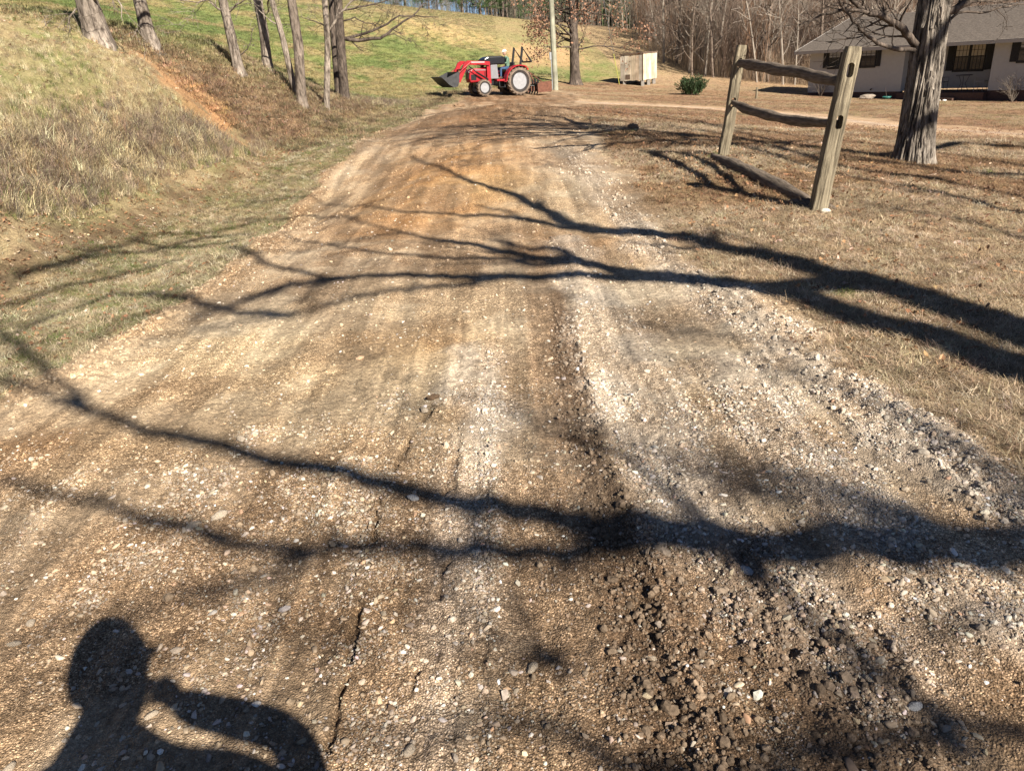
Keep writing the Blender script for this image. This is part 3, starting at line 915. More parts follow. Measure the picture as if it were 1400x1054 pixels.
def leaves():
    def leaf(seed):
        rg = random.Random(seed)
        V = [(-.5, 0, .02)]
        prof = [(-.3, .16), (-.1, .12), (.05, .22), (.22, .13), (.36, .16)]
        up = [(a, b, rg.uniform(0, .16)) for a, b in prof]
        dn = [(a, -b * rg.uniform(.8, 1.1), rg.uniform(0, .16)) for a, b in reversed(prof)]
        mid = [(-.2, 0, 0), (.15, 0, .0)]
        V = V + up + [(.5, 0, .08)] + dn
        b = len(V)
        V += mid
        n = b
        me = bpy.data.meshes.new('leaf_shape')
        F = [(i, (i + 1) % n, b if (V[i][0] + V[(i + 1) % n][0]) < 0 else b + 1) for i in range(n)]
        me.from_pydata(V, [], F)
        return me
    pro = [leaf(i) for i in range(5)]
    x1, y1, r1 = wedge(60000, 4, 24, 3, 43)
    zn = zones(x1, y1)
    w = .55 * zn['ditch'] + .9 * LEAFY(x1, y1) * (1 - zn['road']) + .07 * (1 - zn['road']) + .28 * (1 - zn['road']) * (x1 > 0) * sstep(7, 11, r1)
    c = FALLEN_MID
    w += .5 * np.exp(-(((x1 - c[0] + .3) / .5) ** 2 + ((y1 - c[1]) / 1.3) ** 2))
    k = RNG.uniform(0, 1, len(x1)) < w
    x, y, r = x1[k], y1[k], r1[k]; n = len(x)
    z = height(x, y) + .012 + .03 * (zones(x, y)['bank'] > .5)
    s = RNG.uniform(.05, .105, n)
    tint = pick([(.26, .14, .075, 3), (.34, .20, .11, 2), (.17, .095, .055, 2), (.45, .34, .25, 1)], n, .2)
    rot = np.stack([RNG.normal(0, .5, n), RNG.normal(0, .5, n), RNG.uniform(0, 6.28, n)], 1)
    scatter('dead_leaves', np.stack([x, y, z], 1), rot, np.repeat(s[:, None], 3, 1), RNG.integers(0, 5, n), tint, pro, M_LEAF,
            label='fallen brown oak leaves lying in the ditch and on the lawn', cat='leaves')

# house footprint, needed by the grass
H_A = np.array(PZ(1104, 127, -1.4))            # far left corner, foot of the white wall
H_B = np.array(PZ(1400, 123.5, -1.4))
H_DIR = (H_B - H_A)[:2] / np.linalg.norm((H_B - H_A)[:2])     # along the front, towards the camera
H_N = np.array([-H_DIR[1], H_DIR[0]])
if H_N[0] < 0: H_N = -H_N                                     # into the house (away from the camera)
def HOUSE_IN(x, y):
    u = (x - H_A[0]) * H_DIR[0] + (y - H_A[1]) * H_DIR[1]
    v = (x - H_A[0]) * H_N[0] + (y - H_A[1]) * H_N[1]
    return (u > -.2) & (u < 30) & (v > -.2) & (v < 10)
FALLEN_MID = G(1040, 245)
grass()
leaves()

# ------------------------------------------------------------ trees
def _perp(d, rg):
    v = Vector((rg.uniform(-1, 1), rg.uniform(-1, 1), rg.uniform(-1, 1)))
    v = v - d * v.dot(d)
    return v.normalized() if v.length > 1e-4 else d.orthogonal().normalized()

def grow(mb, p, d, length, rad, depth, rg, sides=5, kids=(3, 5), up=.25, wig=.22, ratio=.55, m=0, minr=.004, ends=None, angle=(.5, 1.0)):
    """one branch and its forks, as tapering bent tubes"""
    n = 5 if depth > 1 else 4
    pts, rads, dirs = [p], [rad], [d]
    for i in range(1, n + 1):
        d = (d + _perp(d, rg) * rg.uniform(0, wig) + Vector((0, 0, up * .25))).normalized()
        p = p + d * (length / n)
        pts.append(p); dirs.append(d)
        rads.append(max(minr, rad * (1 - .72 * i / n)))
    mb.tube(pts, rads, sides if depth > 1 else 3, m, cap=False)
    if ends is not None and depth <= 1: ends.append((pts[-1], d))
    if depth <= 0: return
    for _ in range(rg.randint(*kids)):
        t = rg.uniform(.25, 1.0)
        i = min(n - 1, int(t * n)); f = t * n - i
        q = pts[i].lerp(pts[i + 1], f)
        rr = rads[i] * (1 - f) + rads[i + 1] * f
        a = rg.uniform(*angle)
        dd = (dirs[i] * math.cos(a) + _perp(dirs[i], rg) * math.sin(a)).normalized()
        grow(mb, q, dd, length * ratio * rg.uniform(.7, 1.15), max(minr, rr * .62), depth - 1, rg, max(3, sides - 1), kids, up, wig, ratio, m, minr, ends, angle)

def trunk_mesh(name, path, rads, mat, parent, seg=40, step=.05, ridge=.02, flare=.5, seed=0, roots=5, bury=.45):
    """trunk whose bark stands in raised vertical plates"""
    path = [Vector(p) for p in path]
    path = [path[0] - Vector((0, 0, bury))] + path
    rads = [rads[0]] + list(rads)
    L = [0]
    for a, b in zip(path, path[1:]): L.append(L[-1] + (b - a).length)
    n = max(4, int(L[-1] / step))
    ss = np.linspace(0, L[-1], n)
    P = np.stack([np.interp(ss, L, [p[i] for p in path]) for i in range(3)], 1)
    for _ in range(max(2, int(.25 / step))): P[1:-1] = (P[:-2] + P[2:] + P[1:-1]) / 3
    Rr = np.interp(ss, L, rads)
    th = np.linspace(0, 2 * math.pi, seg, endpoint=False)
    T, S = np.meshgrid(th, ss)
    Rg = np.repeat(Rr[:, None], seg, 1)
    Rg = Rg * (1 + flare * np.exp(-np.clip(S - bury, 0, 99) / (Rr[0] * 1.1)) * (1 + .45 * np.cos(T * roots + seed) + .2 * np.cos(T * 3 + 1.3 * seed)))
    tx, ty = np.cos(T) * 2.2 + seed * 7, np.sin(T) * 2.2
    w = fbm((tx + 5 * ty) * 1.0 + 30, S * .9 + ty * 1.7 + 10, 2, seed)
    rd_ = np.abs(fbm((tx * 3.2 + w * .8).ravel(), (ty * 3.2 + S * 1.9).ravel(), 3, seed + 3).reshape(T.shape) - .5) * 2
    Rg = Rg + ridge * (np.clip(rd_ * 3.2, 0, 1) - .6) + ridge * .8 * (w - .5)
    V = np.stack([P[:, None, 0] + np.cos(T) * Rg, P[:, None, 1] + np.sin(T) * Rg, np.repeat(P[:, 2][:, None], seg, 1)], -1).reshape(-1, 3)
    i, j = np.meshgrid(np.arange(n - 1), np.arange(seg), indexing='ij')
    j2 = (j + 1) % seg
    F = np.stack([i * seg + j, i * seg + j2, (i + 1) * seg + j2, (i + 1) * seg + j], -1).reshape(-1, 4)
    return link(name, fast_mesh(name, V, F, [mat]), parent)

def shade_limb(mb, pix, h0, h1, r0, r1, start=None, rg=random, twigs=0, tw_len=.9):
    """a limb of a real tree standing right of and behind the camera, laid out so that the sun throws it where the photo shows its shadow"""
    g = [G(*q) for q in pix]
    n = len(g)
    pts = []
    for i, q in enumerate(g):
        h = h0 + (h1 - h0) * i / (n - 1)
        t = h / -SDIR.z
        pts.append(q - SDIR * t)
    if start is not None: pts = [Vector(start)] + pts
    k = len(pts)
    rr = [r0 + (r1 - r0) * i / (k - 1) for i in range(k)]
    fine, fr = [], []
    for i in range(k - 1):
        for s in range(3):
            f = s / 3
            j = Vector((rg.uniform(-1, 1), rg.uniform(-1, 1), rg.uniform(-1, 1))) * (.03 if s else 0)
            fine.append(pts[i].lerp(pts[i + 1], f) + j); fr.append(rr[i] * (1 - f) + rr[i + 1] * f)
    fine.append(pts[-1]); fr.append(rr[-1])
    mb.tube(fine, fr, 8)
    for _ in range(twigs):
        i = rg.randint(len(fine) // 4, len(fine) - 2)
        d = (fine[i + 1] - fine[i]).normalized()
        dd = (d + _perp(d, rg) * .8).normalized()
        grow(mb, fine[i], dd, tw_len * rg.uniform(.6, 1.4), max(.006, fr[i] * .4), 2, rg, 4, (2, 3), .1, .25, .6)
    return pts

def oak_behind():
    base = Vector((7.3, -4.4, gz(7.3, -4.4) - .1))
    t = empty('oak_tree', base, label='tall bare oak behind the viewer that throws the long branch shadows across the drive', cat='tree')
    rg = random.Random(5)
    fork = Vector((6.9, -3.9, 4.2))
    trunk_mesh('trunk', [Vector((0, 0, 0)), fork * .55 + base * .45 - base, fork - base], [.42, .36, .29], M_BARK, t, 36, .12, .02)
    mb = MB()
    A_up = [(1400, 456), (1321, 429), (1243, 405), (1184, 386), (1125, 372), (1066, 354), (1007, 342), (929, 323), (817, 316), (779, 305), (741, 286), (688, 263), (647, 250), (612, 233), (563, 214)]
    A_lo = [(1400, 504), (1341, 484), (1282, 460), (1204, 445), (1145, 425), (1070, 397), (1007, 388), (929, 382), (850, 370), (779, 358), (722, 352), (681, 343), (635, 333), (590, 328), (552, 320), (495, 305)]
    pu = shade_limb(mb, A_up, 5.0, 8.0, .25, .03, fork, rg, 7, .8)
    pl = shade_limb(mb, A_lo, 4.9, 7.2, .22, .018, fork, rg, 7, .8)
    def sub(pix, h0, h1, r0, r1, tw=2):
        k = 1.5 if pix[0][1] < 560 else 1.0
        if pix[0][0] < 500 and pix[0][1] < 560: k, tw = 1.1, tw + 4
        shade_limb(mb, pix, h0, h1, r0 * k, r1 * k, None, rg, tw, .6)
    sub([(1190, 392), (1130, 388), (1070, 393)], 5.5, 5.5, .09, .08, 0)
    sub([(817, 316), (779, 312), (741, 305), (703, 299), (665, 295), (612, 293), (552, 290), (514, 285), (464, 280)], 6.9, 7.8, .05, .014, 3)
    sub([(741, 303), (730, 301), (684, 288), (647, 282)], 7.0, 7.4, .03, .012, 1)
    sub([(850, 370), (790, 357), (753, 339), (722, 343), (696, 331), (665, 328)], 6.3, 6.8, .05, .012, 2)
    sub([(960, 384), (900, 379), (779, 377), (703, 379), (628, 380), (552, 377), (476, 381), (400, 386), (340, 405), (260, 440)], 5.9, 7.6, .065, .014, 4)
    sub([(779, 358), (740, 362), (688, 354), (612, 354), (552, 350), (476, 339), (400, 328), (340, 320)], 6.4, 7.4, .035, .01, 3)
    sub([(703, 379), (660, 384), (635, 390), (571, 392), (514, 403), (457, 415), (400, 430), (332, 439), (266, 452), (190, 470)], 6.6, 7.8, .035, .01, 4)
    sub([(552, 320), (510, 325), (450, 335), (400, 345), (330, 350)], 7.2, 7.8, .02, .008, 3)
    sub([(476, 381), (430, 390), (398, 389), (349, 409), (300, 420), (200, 430), (120, 470)], 7.2, 8, .03, .01, 4)
    sub([(340, 320), (280, 325), (200, 345), (100, 360), (40, 375), (0, 400)], 7.5, 8.3, .04, .02, 5)
    B1 = [(1400, 742), (1250, 742), (1100, 747), (1000, 740), (900, 722), (800, 712), (700, 700), (600, 680), (500, 655), (400, 635), (300, 605), (200, 590), (120, 560), (50, 535), (0, 522), (-60, 525)]
    shade_limb(mb, B1, 5.0, 6.6, .10, .024, fork + Vector((-.05, -.1, -.5)), rg, 5, .5)
    sub([(960, 732), (860, 742), (800, 750), (700, 758), (600, 752), (520, 742), (430, 755), (340, 745), (270, 725), (170, 700), (100, 680), (0, 655)], 5.4, 6.3, .052, .030, 2)
    sub([(965, 738), (932, 693), (896, 664), (843, 621), (789, 604), (736, 586), (679, 561)], 5.4, 6.0, .035, .008, 1)
    sub([(1040, 750), (1020, 790), (1010, 760), (960, 745)], 5.3, 5.3, .05, .05, 0)
    sub([(1010, 760), (1090, 840), (1170, 900), (1260, 960), (1330, 1040)], 5.3, 5.8, .02, .035, 1)
    sub([(1400, 1100), (1100, 1090), (900, 1045), (800, 1015), (700, 990), (600, 995), (450, 1012)], 4.6, 5.8, .045, .014, 2)
    sub([(430, 755), (400, 772), (340, 795), (280, 815), (200, 835), (100, 850), (0, 880)], 6.1, 6.6, .028, .02, 2)
    sub([(500, 870), (400, 860), (280, 880), (150, 905), (0, 960)], 7.0, 7.6, .014, .012, 2)
    sub([(1400, 1000), (1260, 1005), (1120, 1035), (980, 1070)], 4.9, 5.6, .035, .03, 3)
    sub([(1400, 830), (1300, 850), (1200, 905), (1100, 985), (1050, 1060)], 6.4, 7.2, .022, .02, 3)
    sub([(720, 560), (640, 545), (560, 520), (480, 470)], 7.4, 8, .008, .008, 4)
    sub([(1080, 470), (930, 450), (860, 440)], 8.2, 8, .014, .01, 6)
    sub([(400, 430), (330, 428), (240, 410), (150, 405), (60, 440), (0, 470)], 7.6, 8.2, .05, .03, 5)
    sub([(450, 383), (360, 360), (270, 352), (190, 372), (90, 392), (0, 420)], 7.4, 8.2, .04, .025, 5)
    sub([(495, 305), (430, 296), (360, 300), (290, 318), (200, 322), (110, 345)], 7.6, 8.6, .03, .02, 5)
    sub([(464, 280), (420, 268), (370, 275), (310, 285)], 7.8, 8.4, .02, .012, 4)
    sub([(120, 560), (60, 500), (20, 470), (-40, 430)], 6.4, 7.0, .04, .03, 4)
    sub([(330, 330), (250, 340), (180, 330), (120, 350), (0, 385)], 8.0, 8.8, .035, .03, 4)
    # a knotty stub pointing straight at the sun
    q = G(755, 900)
    a, b = q - SDIR * 7.2, q - SDIR * 8.6
    mb.tube([a, a.lerp(b, .5), b], [.035, .045, .03], 8)
    for _ in range(5): grow(mb, a.lerp(b, rg.random()), (SDIR * -1 + _perp(SDIR, rg) * .5).normalized(), .5, .012, 1, rg)
    mb.tube([fork + Vector((0, 0, -.3)), Vector((7.6, -6.0, 6.0)), Vector((8.2, -8.0, 8.2)), Vector((8.8, -9.5, 10.5))], [.15, .12, .08, .04], 8)
    for _ in range(8):
        d = Vector((rg.uniform(.1, 1), rg.uniform(-1, -.2), rg.uniform(.1, .9))).normalized()
        grow(mb, Vector((7.6, -6.0, 6.0)).lerp(Vector((8.6, -9.0, 9.6)), rg.random()), d, rg.uniform(1.6, 2.6), .05, 2, rg)
    o = mb.build('limb', M_BARK, t, smooth=True)
    o.data.transform(Matrix.Translation(-base))

def tree_off_right():
    """the neighbour whose limbs stripe the right lawn"""
    base = Vector((13.0, 2.5, gz(13, 2.5) - .1))
    t = empty('oak_tree', base, label='bare tree past the right edge, striping the grass behind the fence', cat='tree')
    rg = random.Random(9)
    fork = Vector((12.6, 2.8, 3.6))
    trunk_mesh('trunk', [Vector((0, 0, 0)), fork - base, Vector((13.6, 2.0, 5.2)) - base], [.3, .22, .14], M_BARK, t, 28, .15, .02)
    mb = MB()
    shade_limb(mb, [(1400, 272), (1341, 260), (1282, 246), (1204, 238), (1141, 227), (1075, 208), (1007, 189), (930, 176), (850, 168), (790, 160)], 4.5, 7.5, .13, .05, fork, rg, 6, .9)
    shade_limb(mb, [(1400, 293), (1341, 280), (1282, 264), (1223, 254), (1156, 242), (1080, 222), (990, 196), (900, 186)], 4.2, 6.5, .11, .04, fork, rg, 6, .9)
    shade_limb(mb, [(1400, 205), (1300, 200), (1188, 215), (1105, 205), (1040, 190), (950, 165), (860, 152), (780, 146)], 6, 9.0, .12, .05, Vector((12.6, 2.9, 4.6)), rg, 6, 1.0)
    for pix, h0, h1, r0 in (([(1000, 176), (900, 160), (780, 150), (640, 150), (560, 162)], 8, 10, .11), ([(960, 202), (860, 186), (740, 178), (620, 184), (540, 200)], 8, 10, .08),
                            ([(1400, 240), (1300, 236), (1200, 222), (1100, 216), (1000, 212)], 7, 9, .09), ([(1400, 330), (1330, 305), (1260, 292), (1180, 282)], 6, 8, .05)):
        shade_limb(mb, pix, h0, h1, r0, r0 * .4, Vector((13.6, 2.0, 5.1)), rg, 8, 1.2)
    for _ in range(8):
        d = Vector((rg.uniform(-.6, 1), rg.uniform(-1, .6), rg.uniform(.5, 1.4))).normalized()
        grow(mb, Vector((13.6, 2.0, 5.1)), Vector((abs(d.x) + .3, -abs(d.y), d.z)).normalized(), rg.uniform(2, 3.5), .06, 2, rg)
    o = mb.build('limb', M_BARK, t, smooth=True)
    o.data.transform(Matrix.Translation(-base))

def hickory():
    base = G(1247, 222)
    base.z -= .06
    y = base.y
    t = empty('oak_tree', base, label='big shaggy barked grey tree on the lawn between the split rail fence and the house', cat='tree')
    k1 = Vector(PY(1262, 120, y + .05)) - base; k2 = Vector(PY(1277, 10, y + .1)) - base
    k3 = Vector(PY(1290, -90, y + .15)) - base
    top = k3 + Vector((.1, .2, 3.2))
    trunk_mesh('trunk', [(0, 0, 0), k1, k2, k3, top], [.225, .205, .192, .175, .09], M_HICK, t, 220, .014, .045, .36, 3, 5)
    # loose hanging bark strips
    rg = random.Random(3)
    mb = MB()
    for _ in range(90):
        z = rg.uniform(.3, 3.2); a = rg.uniform(0, 6.283)
        f = z / k2.z if z < k2.z else 1
        c = Vector((0, 0, 0)).lerp(k2, f); r_ = .225 - .01 * z
        ln = rg.uniform(.12, .42)
        e = Vector((math.cos(a), math.sin(a), 0)); s = Vector((-math.sin(a), math.cos(a), 0)) * rg.uniform(.012, .035)
        p0 = Vector((c.x, c.y, z)) + e * (r_ - .005)
        p1 = p0 + Vector((0, 0, -ln * .6)) + e * .012
        p2 = p0 + Vector((0, 0, -ln)) + e * rg.uniform(.02, .05)
        v = [p0 - s, p0 + s, p1 + s, p1 - s, p2 + s * .6, p2 - s * .6]
        mb.add(v + [q - e * .008 for q in v], [(0, 1, 2, 3), (3, 2, 4, 5), (7, 6, 9, 8), (8, 9, 11, 10), (0, 6, 7, 1), (1, 7, 8, 2), (2, 8, 10, 4), (3, 9, 6, 0), (5, 11, 9, 3), (4, 10, 11, 5)])
    mb.build('bark_strips', M_HICK, t)
    mb = MB()
    def L(pix, ys, r0, r1, tw, ln=.7):
        pts = [Vector(PY(px, py, y + dy)) - base for (px, py), dy in zip(pix, ys)]
        k = len(pts)
        fp, fr = [], []
        for i in range(k - 1):
            for s_ in range(3):
                fp.append(pts[i].lerp(pts[i + 1], s_ / 3) + Vector((rg.uniform(-1, 1), rg.uniform(-1, 1), rg.uniform(-1, 1))) * (.018 if s_ else 0))
                fr.append(r0 + (r1 - r0) * (i + s_ / 3) / (k - 1))
        fp.append(pts[-1]); fr.append(r1)
        mb.tube(fp, fr, 8)
        for _ in range(tw):
            i = rg.randint(2, len(fp) - 2)
            d = (fp[i + 1] - fp[i]).normalized()
            grow(mb, fp[i], (d + _perp(d, rg) * .9).normalized(), ln * rg.uniform(.5, 1.3), max(.007, fr[i] * .4), 2, rg, 4, (2, 4), .1, .35, .6, 0, .003)
    L([(1252, 62), (1238, 46), (1225, 32), (1205, 22), (1185, 16), (1172, 6), (1150, -14), (1120, -40)], [0, -.1, -.2, -.3, -.3, -.4, -.4, -.5], .055, .025, 14)
    L([(1205, 22), (1180, 16), (1150, 14), (1120, 22), (1092, 35)], [-.3, -.4, -.5, -.5, -.5], .03, .008, 5, .5)
    L([(1250, 69), (1222, 67), (1200, 60), (1182, 45), (1166, 30), (1152, 10), (1140, -20)], [0, -.3, -.4, -.5, -.6, -.7, -.8], .032, .012, 8, .45)
    L([(1292, 20), (1310, 10), (1330, 0), (1360, -14), (1400, -30)], [0, .1, .2, .3, .4], .06, .03, 8)
    L([(1290, 40), (1310, 18), (1340, 18), (1370, 10), (1400, 6)], [0, .1, .2, .4, .5], .02, .01, 7, .5)
    L([(1285, -20), (1240, -60), (1180, -90), (1100, -120), (1000, -150)], [0, -.2, -.5, -.8, -1], .10, .05, 8, 1.2)
    for _ in range(20):
        h = rg.uniform(.0, 1.0)
        q = k3.lerp(top, h)
        a = rg.uniform(0, 6.283)
        grow(mb, q, Vector((math.cos(a), math.sin(a), rg.uniform(.1, 1.0))).normalized(), rg.uniform(2.8, 4.6), .09 * (1 - .4 * h), 3, rg, 6, (3, 4), .2, .25, .6, 0, .006)
    mb.build('limb', M_BARKD, t, smooth=True)  # same bark as the trunk; the limbs' shade is put into this darker colour

def bank_tree(pix, y, top_pix, r, mat, seed, label, mid=None, height=7.0, brs=8, name='bank_tree', br_len=2.0, seg=28):
    b = Vector(PY(pix[0], pix[1], y))
    b.z = gz(b.x, b.y) - .12
    t = empty(name, b, label=label, cat='tree')
    k = Vector(PY(top_pix[0], top_pix[1], y)) - b
    pts = [Vector((0, 0, 0))]
    if mid: pts += [Vector(PY(mid[0], mid[1], y)) - b]
    d = k.normalized()
    top = k + Vector((d.x * .6, d.y * .6, 1)).normalized() * max(.5, height - k.length)
    pts += [k, top]
    rads = [r] + ([r * .9] if mid else []) + [r * .8, r * .25]
    trunk_mesh('trunk', pts, rads, mat, t, seg, .05, r * .10, .35, seed, 4)
    rg = random.Random(seed)
    mb = MB()
    for i in range(brs):
        h = rg.uniform(.0, 1)
        q = k.lerp(top, h)
        a = rg.uniform(0, 6.283)
        grow(mb, q, Vector((math.cos(a), math.sin(a), rg.uniform(.2, 1.2))).normalized(), br_len * rg.uniform(.7, 1.3), r * .32 * (1 - .4 * h), 3, rg, 5, (2, 4), .15, .3, .6, 0, .006)
    return t, mb, b, rg

def left_trees():
    def L(mb, b, y, pix, r0, r1, tw, rg, ln=.8):
        pts = [Vector(PY(px, py, y + dy)) - b for px, py, dy in pix]
        k = len(pts); fp, fr = [], []
        for i in range(k - 1):
            for s_ in range(3):
                fp.append(pts[i].lerp(pts[i + 1], s_ / 3) + Vector((rg.uniform(-1, 1), rg.uniform(-1, 1), rg.uniform(-1, 1))) * (.025 if s_ else 0))
                fr.append(r0 + (r1 - r0) * (i + s_ / 3) / (k - 1))
        fp.append(pts[-1]); fr.append(r1)
        mb.tube(fp, fr, 7)
        for _ in range(tw):
            i = rg.randint(1, len(fp) - 2)
            d = (fp[i + 1] - fp[i]).normalized()
            grow(mb, fp[i], (d + _perp(d, rg) * .9).normalized(), ln * rg.uniform(.5, 1.3), max(.008, fr[i] * .45), 2, rg, 4, (2, 4), .05, .35, .6, 0, .005)
    t, mb, b, rg = bank_tree((135, 56), 17.5, (117, -4), .26, M_BARKL, 21, 'thick pale trunk at the upper left of the bank, leaning left', None, 8)
    L(mb, b, 17.5, [(108, 10, 0), (98, 20, -.2), (92, 34, -.3)], .02, .006, 3, rg)
    L(mb, b, 17.5, [(128, 0, -.1), (150, -10, -.3), (166, 8, -.6), (168, 30, -.7)], .03, .006, 3, rg)
    mb.build('limb', M_BARKL, t, smooth=True)
    t, mb, b, rg = bank_tree((209, 63), 20, (190, -4), .175, M_BARKL, 22, 'pale trunk second from the left, curving near its foot', (200, 38), 8)
    mb.build('limb', M_BARKL, t, smooth=True)
    t, mb, b, rg = bank_tree((327, 97), 23, (304, -2), .145, M_BARKL, 23, 'slim leaning tree with vine scarred bark and low twigs on both sides', (317, 55), 7.5)
    L(mb, b, 23, [(306, 18, 0), (295, 10, -.1), (286, 0, -.2), (270, 4, -.5), (240, 0, -.9)], .035, .008, 7, rg, 1.0)
    L(mb, b, 23, [(310, 18, 0), (322, 8, -.2), (335, 0, -.4), (360, 2, -.6)], .025, .008, 6, rg, 1.0)
    L(mb, b, 23, [(328, 76, 0), (338, 68, -.1), (344, 55, -.2), (346, 38, -.2)], .02, .006, 3, rg, .5)
    mb.build('limb', M_BARKL, t, smooth=True)
    t, mb, b, rg = bank_tree((365, 92), 25.5, (352, -2), .155, M_BARKL, 24, 'grey tree with a swollen knot, rooted at the lip of the bank', (361, 45), 7.5)
    mb.build('limb', M_BARKL, t, smooth=True)
    t, mb, b, rg = bank_tree((404, 126), 24.4, (371, -2), .095, M_BARKL, 25, 'thin crooked tree leaning left against its thicker neighbour', (386, 50), 6.5)
    mb2 = MB()
    L(mb2, b, 24.4, [(383, 38, 0), (365, 25, -.1), (350, 10, -.2), (335, -4, -.3)], .02, .008, 3, rg)
    mb2.build('limb', M_BARKL, t, smooth=True)
    mb.build('limb', M_BARKL, t, smooth=True)
    t, mb, b, rg = bank_tree((411, 139), 24, (398, -2), .155, M_BARK, 26, 'straight grey brown tree with a flared root collar on the bank', (408, 60), 8)
    mb.build('limb', M_BARK, t, smooth=True)
    t, mb, b, rg = bank_tree((446, 153), 27, (444, -2), .11, M_BARKL, 27, 'slender pale tree standing lowest on the bank beside the double trunk', (448, 60), 7.5)
    L(mb, b, 27, [(450, 42, 0), (462, 22, .1), (475, 8, .2), (490, -4, .3)], .045, .02, 3, rg)
    L(mb, b, 27, [(446, 38, 0), (436, 32, .2), (424, 28, .4), (410, 22, .6)], .025, .008, 5, rg)
    mb.build('limb', M_BARKL, t, smooth=True)
    t, mb, b, rg = bank_tree((471, 136), 30, (462, -4), .18, M_BARKD, 28, 'dark trunk in front of its twin, with a long low limb reaching right', (465, 50), 9)
    L(mb, b, 30, [(471, 53, 0), (490, 56, 0), (520, 53, 0), (532, 45, 0), (545, 35, 0), (565, 22, 0), (580, 5, 0)], .075, .02, 6, rg)
    L(mb, b, 30, [(473, 53, 0), (500, 46, .1), (530, 33, .2), (545, 22, .2), (570, 22, .3), (600, 24, .3)], .055, .012, 8, rg, .7)
    L(mb, b, 30, [(525, 48, 0), (540, 47, 0), (550, 53, 0), (562, 58, 0)], .02, .008, 4, rg, .4)
    L(mb, b, 30, [(467, 30, 0), (485, 24, .1), (500, 32, .2), (515, 35, .2)], .03, .01, 6, rg, .6)
    L(mb, b, 30, [(466, 15, 0), (490, 10, .1), (520, 4, .2), (550, -8, .2)], .04, .012, 6, rg, .9)
    mb.build('limb', M_BARKD, t, smooth=True)
    t, mb, b, rg = bank_tree((463, 126), 31.5, (453, -4), .16, M_BARKD, 29, 'darker trunk partly hidden behind its twin on the bank', (457, 50), 9)
    mb.build('limb', M_BARKD, t, smooth=True)

def leafy_oak():
    b = G(785, 112); b = Vector(PY(786, 111, 49)); b.z = gz(b.x, b.y) - .05
    t = empty('oak_tree', b, label='oak still holding brown leaves behind the utility pole', cat='tree')
    trunk_mesh('trunk', [(0, 0, 0), Vector(PY(785, 60, 49)) - b, Vector(PY(782, 0, 49)) - b, Vector((-.2, 0, 9))], [.30, .26, .20, .06], M_BARKD, t, 24, .1, .03)
    rg = random.Random(14); mb = MB(); ends = []
    for i in range(30):
        h = rg.uniform(1.9, 8.5); a = rg.uniform(0, 6.283)
        q = Vector((-.15 * h / 9, 0, h))
        ln = (2.9 if h < 4 else 2.4) * rg.uniform(.75, 1.1)
        up = rg.uniform(-.15, .5) + (h - 3) * .06
        grow(mb, q, Vector((math.cos(a), math.sin(a), up)).normalized(), ln, .07, 2, rg, 4, (3, 5), .0, .3, .55, 0, .01, ends)
    mb.build('limb', M_BARKD, t, smooth=True)
    V, F = [], []
    for e, d in ends:
        low = e.z < 5.2
        if not low and rg.random() < .55: continue
        for _ in range(rg.randint(4, 9) if low else rg.randint(1, 4)):
            c = e + Vector((rg.gauss(0, .22), rg.gauss(0, .22), rg.gauss(0, .16)))
            u = Vector((rg.uniform(-1, 1), rg.uniform(-1, 1), rg.uniform(-1, 1))).normalized(); w = _perp(u, rg)
            s = rg.uniform(.05, .10); k = len(V)
            V += [c - u * s, c + w * s * .6, c + u * s, c - w * s * .6]; F.append((k, k + 1, k + 2, k + 3))
    mf = simple('oak_leaf_brown', (.25, .135, .085), .8, var=.4, scale=3)
    link('leaves', fast_mesh('leaves', V, F, [mf], smooth=False), t)

def make_bare(name, seed, h, r, mat, spread=1.0):
    rg = random.Random(seed); mb = MB()
    d = Vector((rg.uniform(-.08, .08), rg.uniform(-.08, .08), 1)).normalized()
    pts = [Vector((0, 0, -.3))]; rr = [r]
    for i in range(1, 8):
        d = (d + _perp(d, rg) * .06 + Vector((0, 0, .05))).normalized()
        pts.append(pts[-1] + d * h / 7); rr.append(r * (1 - .11 * i))
    mb.tube(pts, rr, 6, cap=False)
    for i in range(int(16 * spread)):
        t = rg.uniform(.12, 1) * 6.9; k = int(t)
        q = pts[k].lerp(pts[k + 1], t - k)
        a = rg.uniform(0, 6.283)
        grow(mb, q, Vector((math.cos(a), math.sin(a), rg.uniform(.3, 1.3))).normalized(), h * rg.uniform(.14, .30), max(.012, r * .3), 2, rg, 4, (2, 4), .3, .3, .6, 0, .009)
    me = bpy.data.meshes.new(name)
    me.from_pydata([tuple(p) for p in mb.v], [], mb.f)
    me.materials.append(mat)
    return me

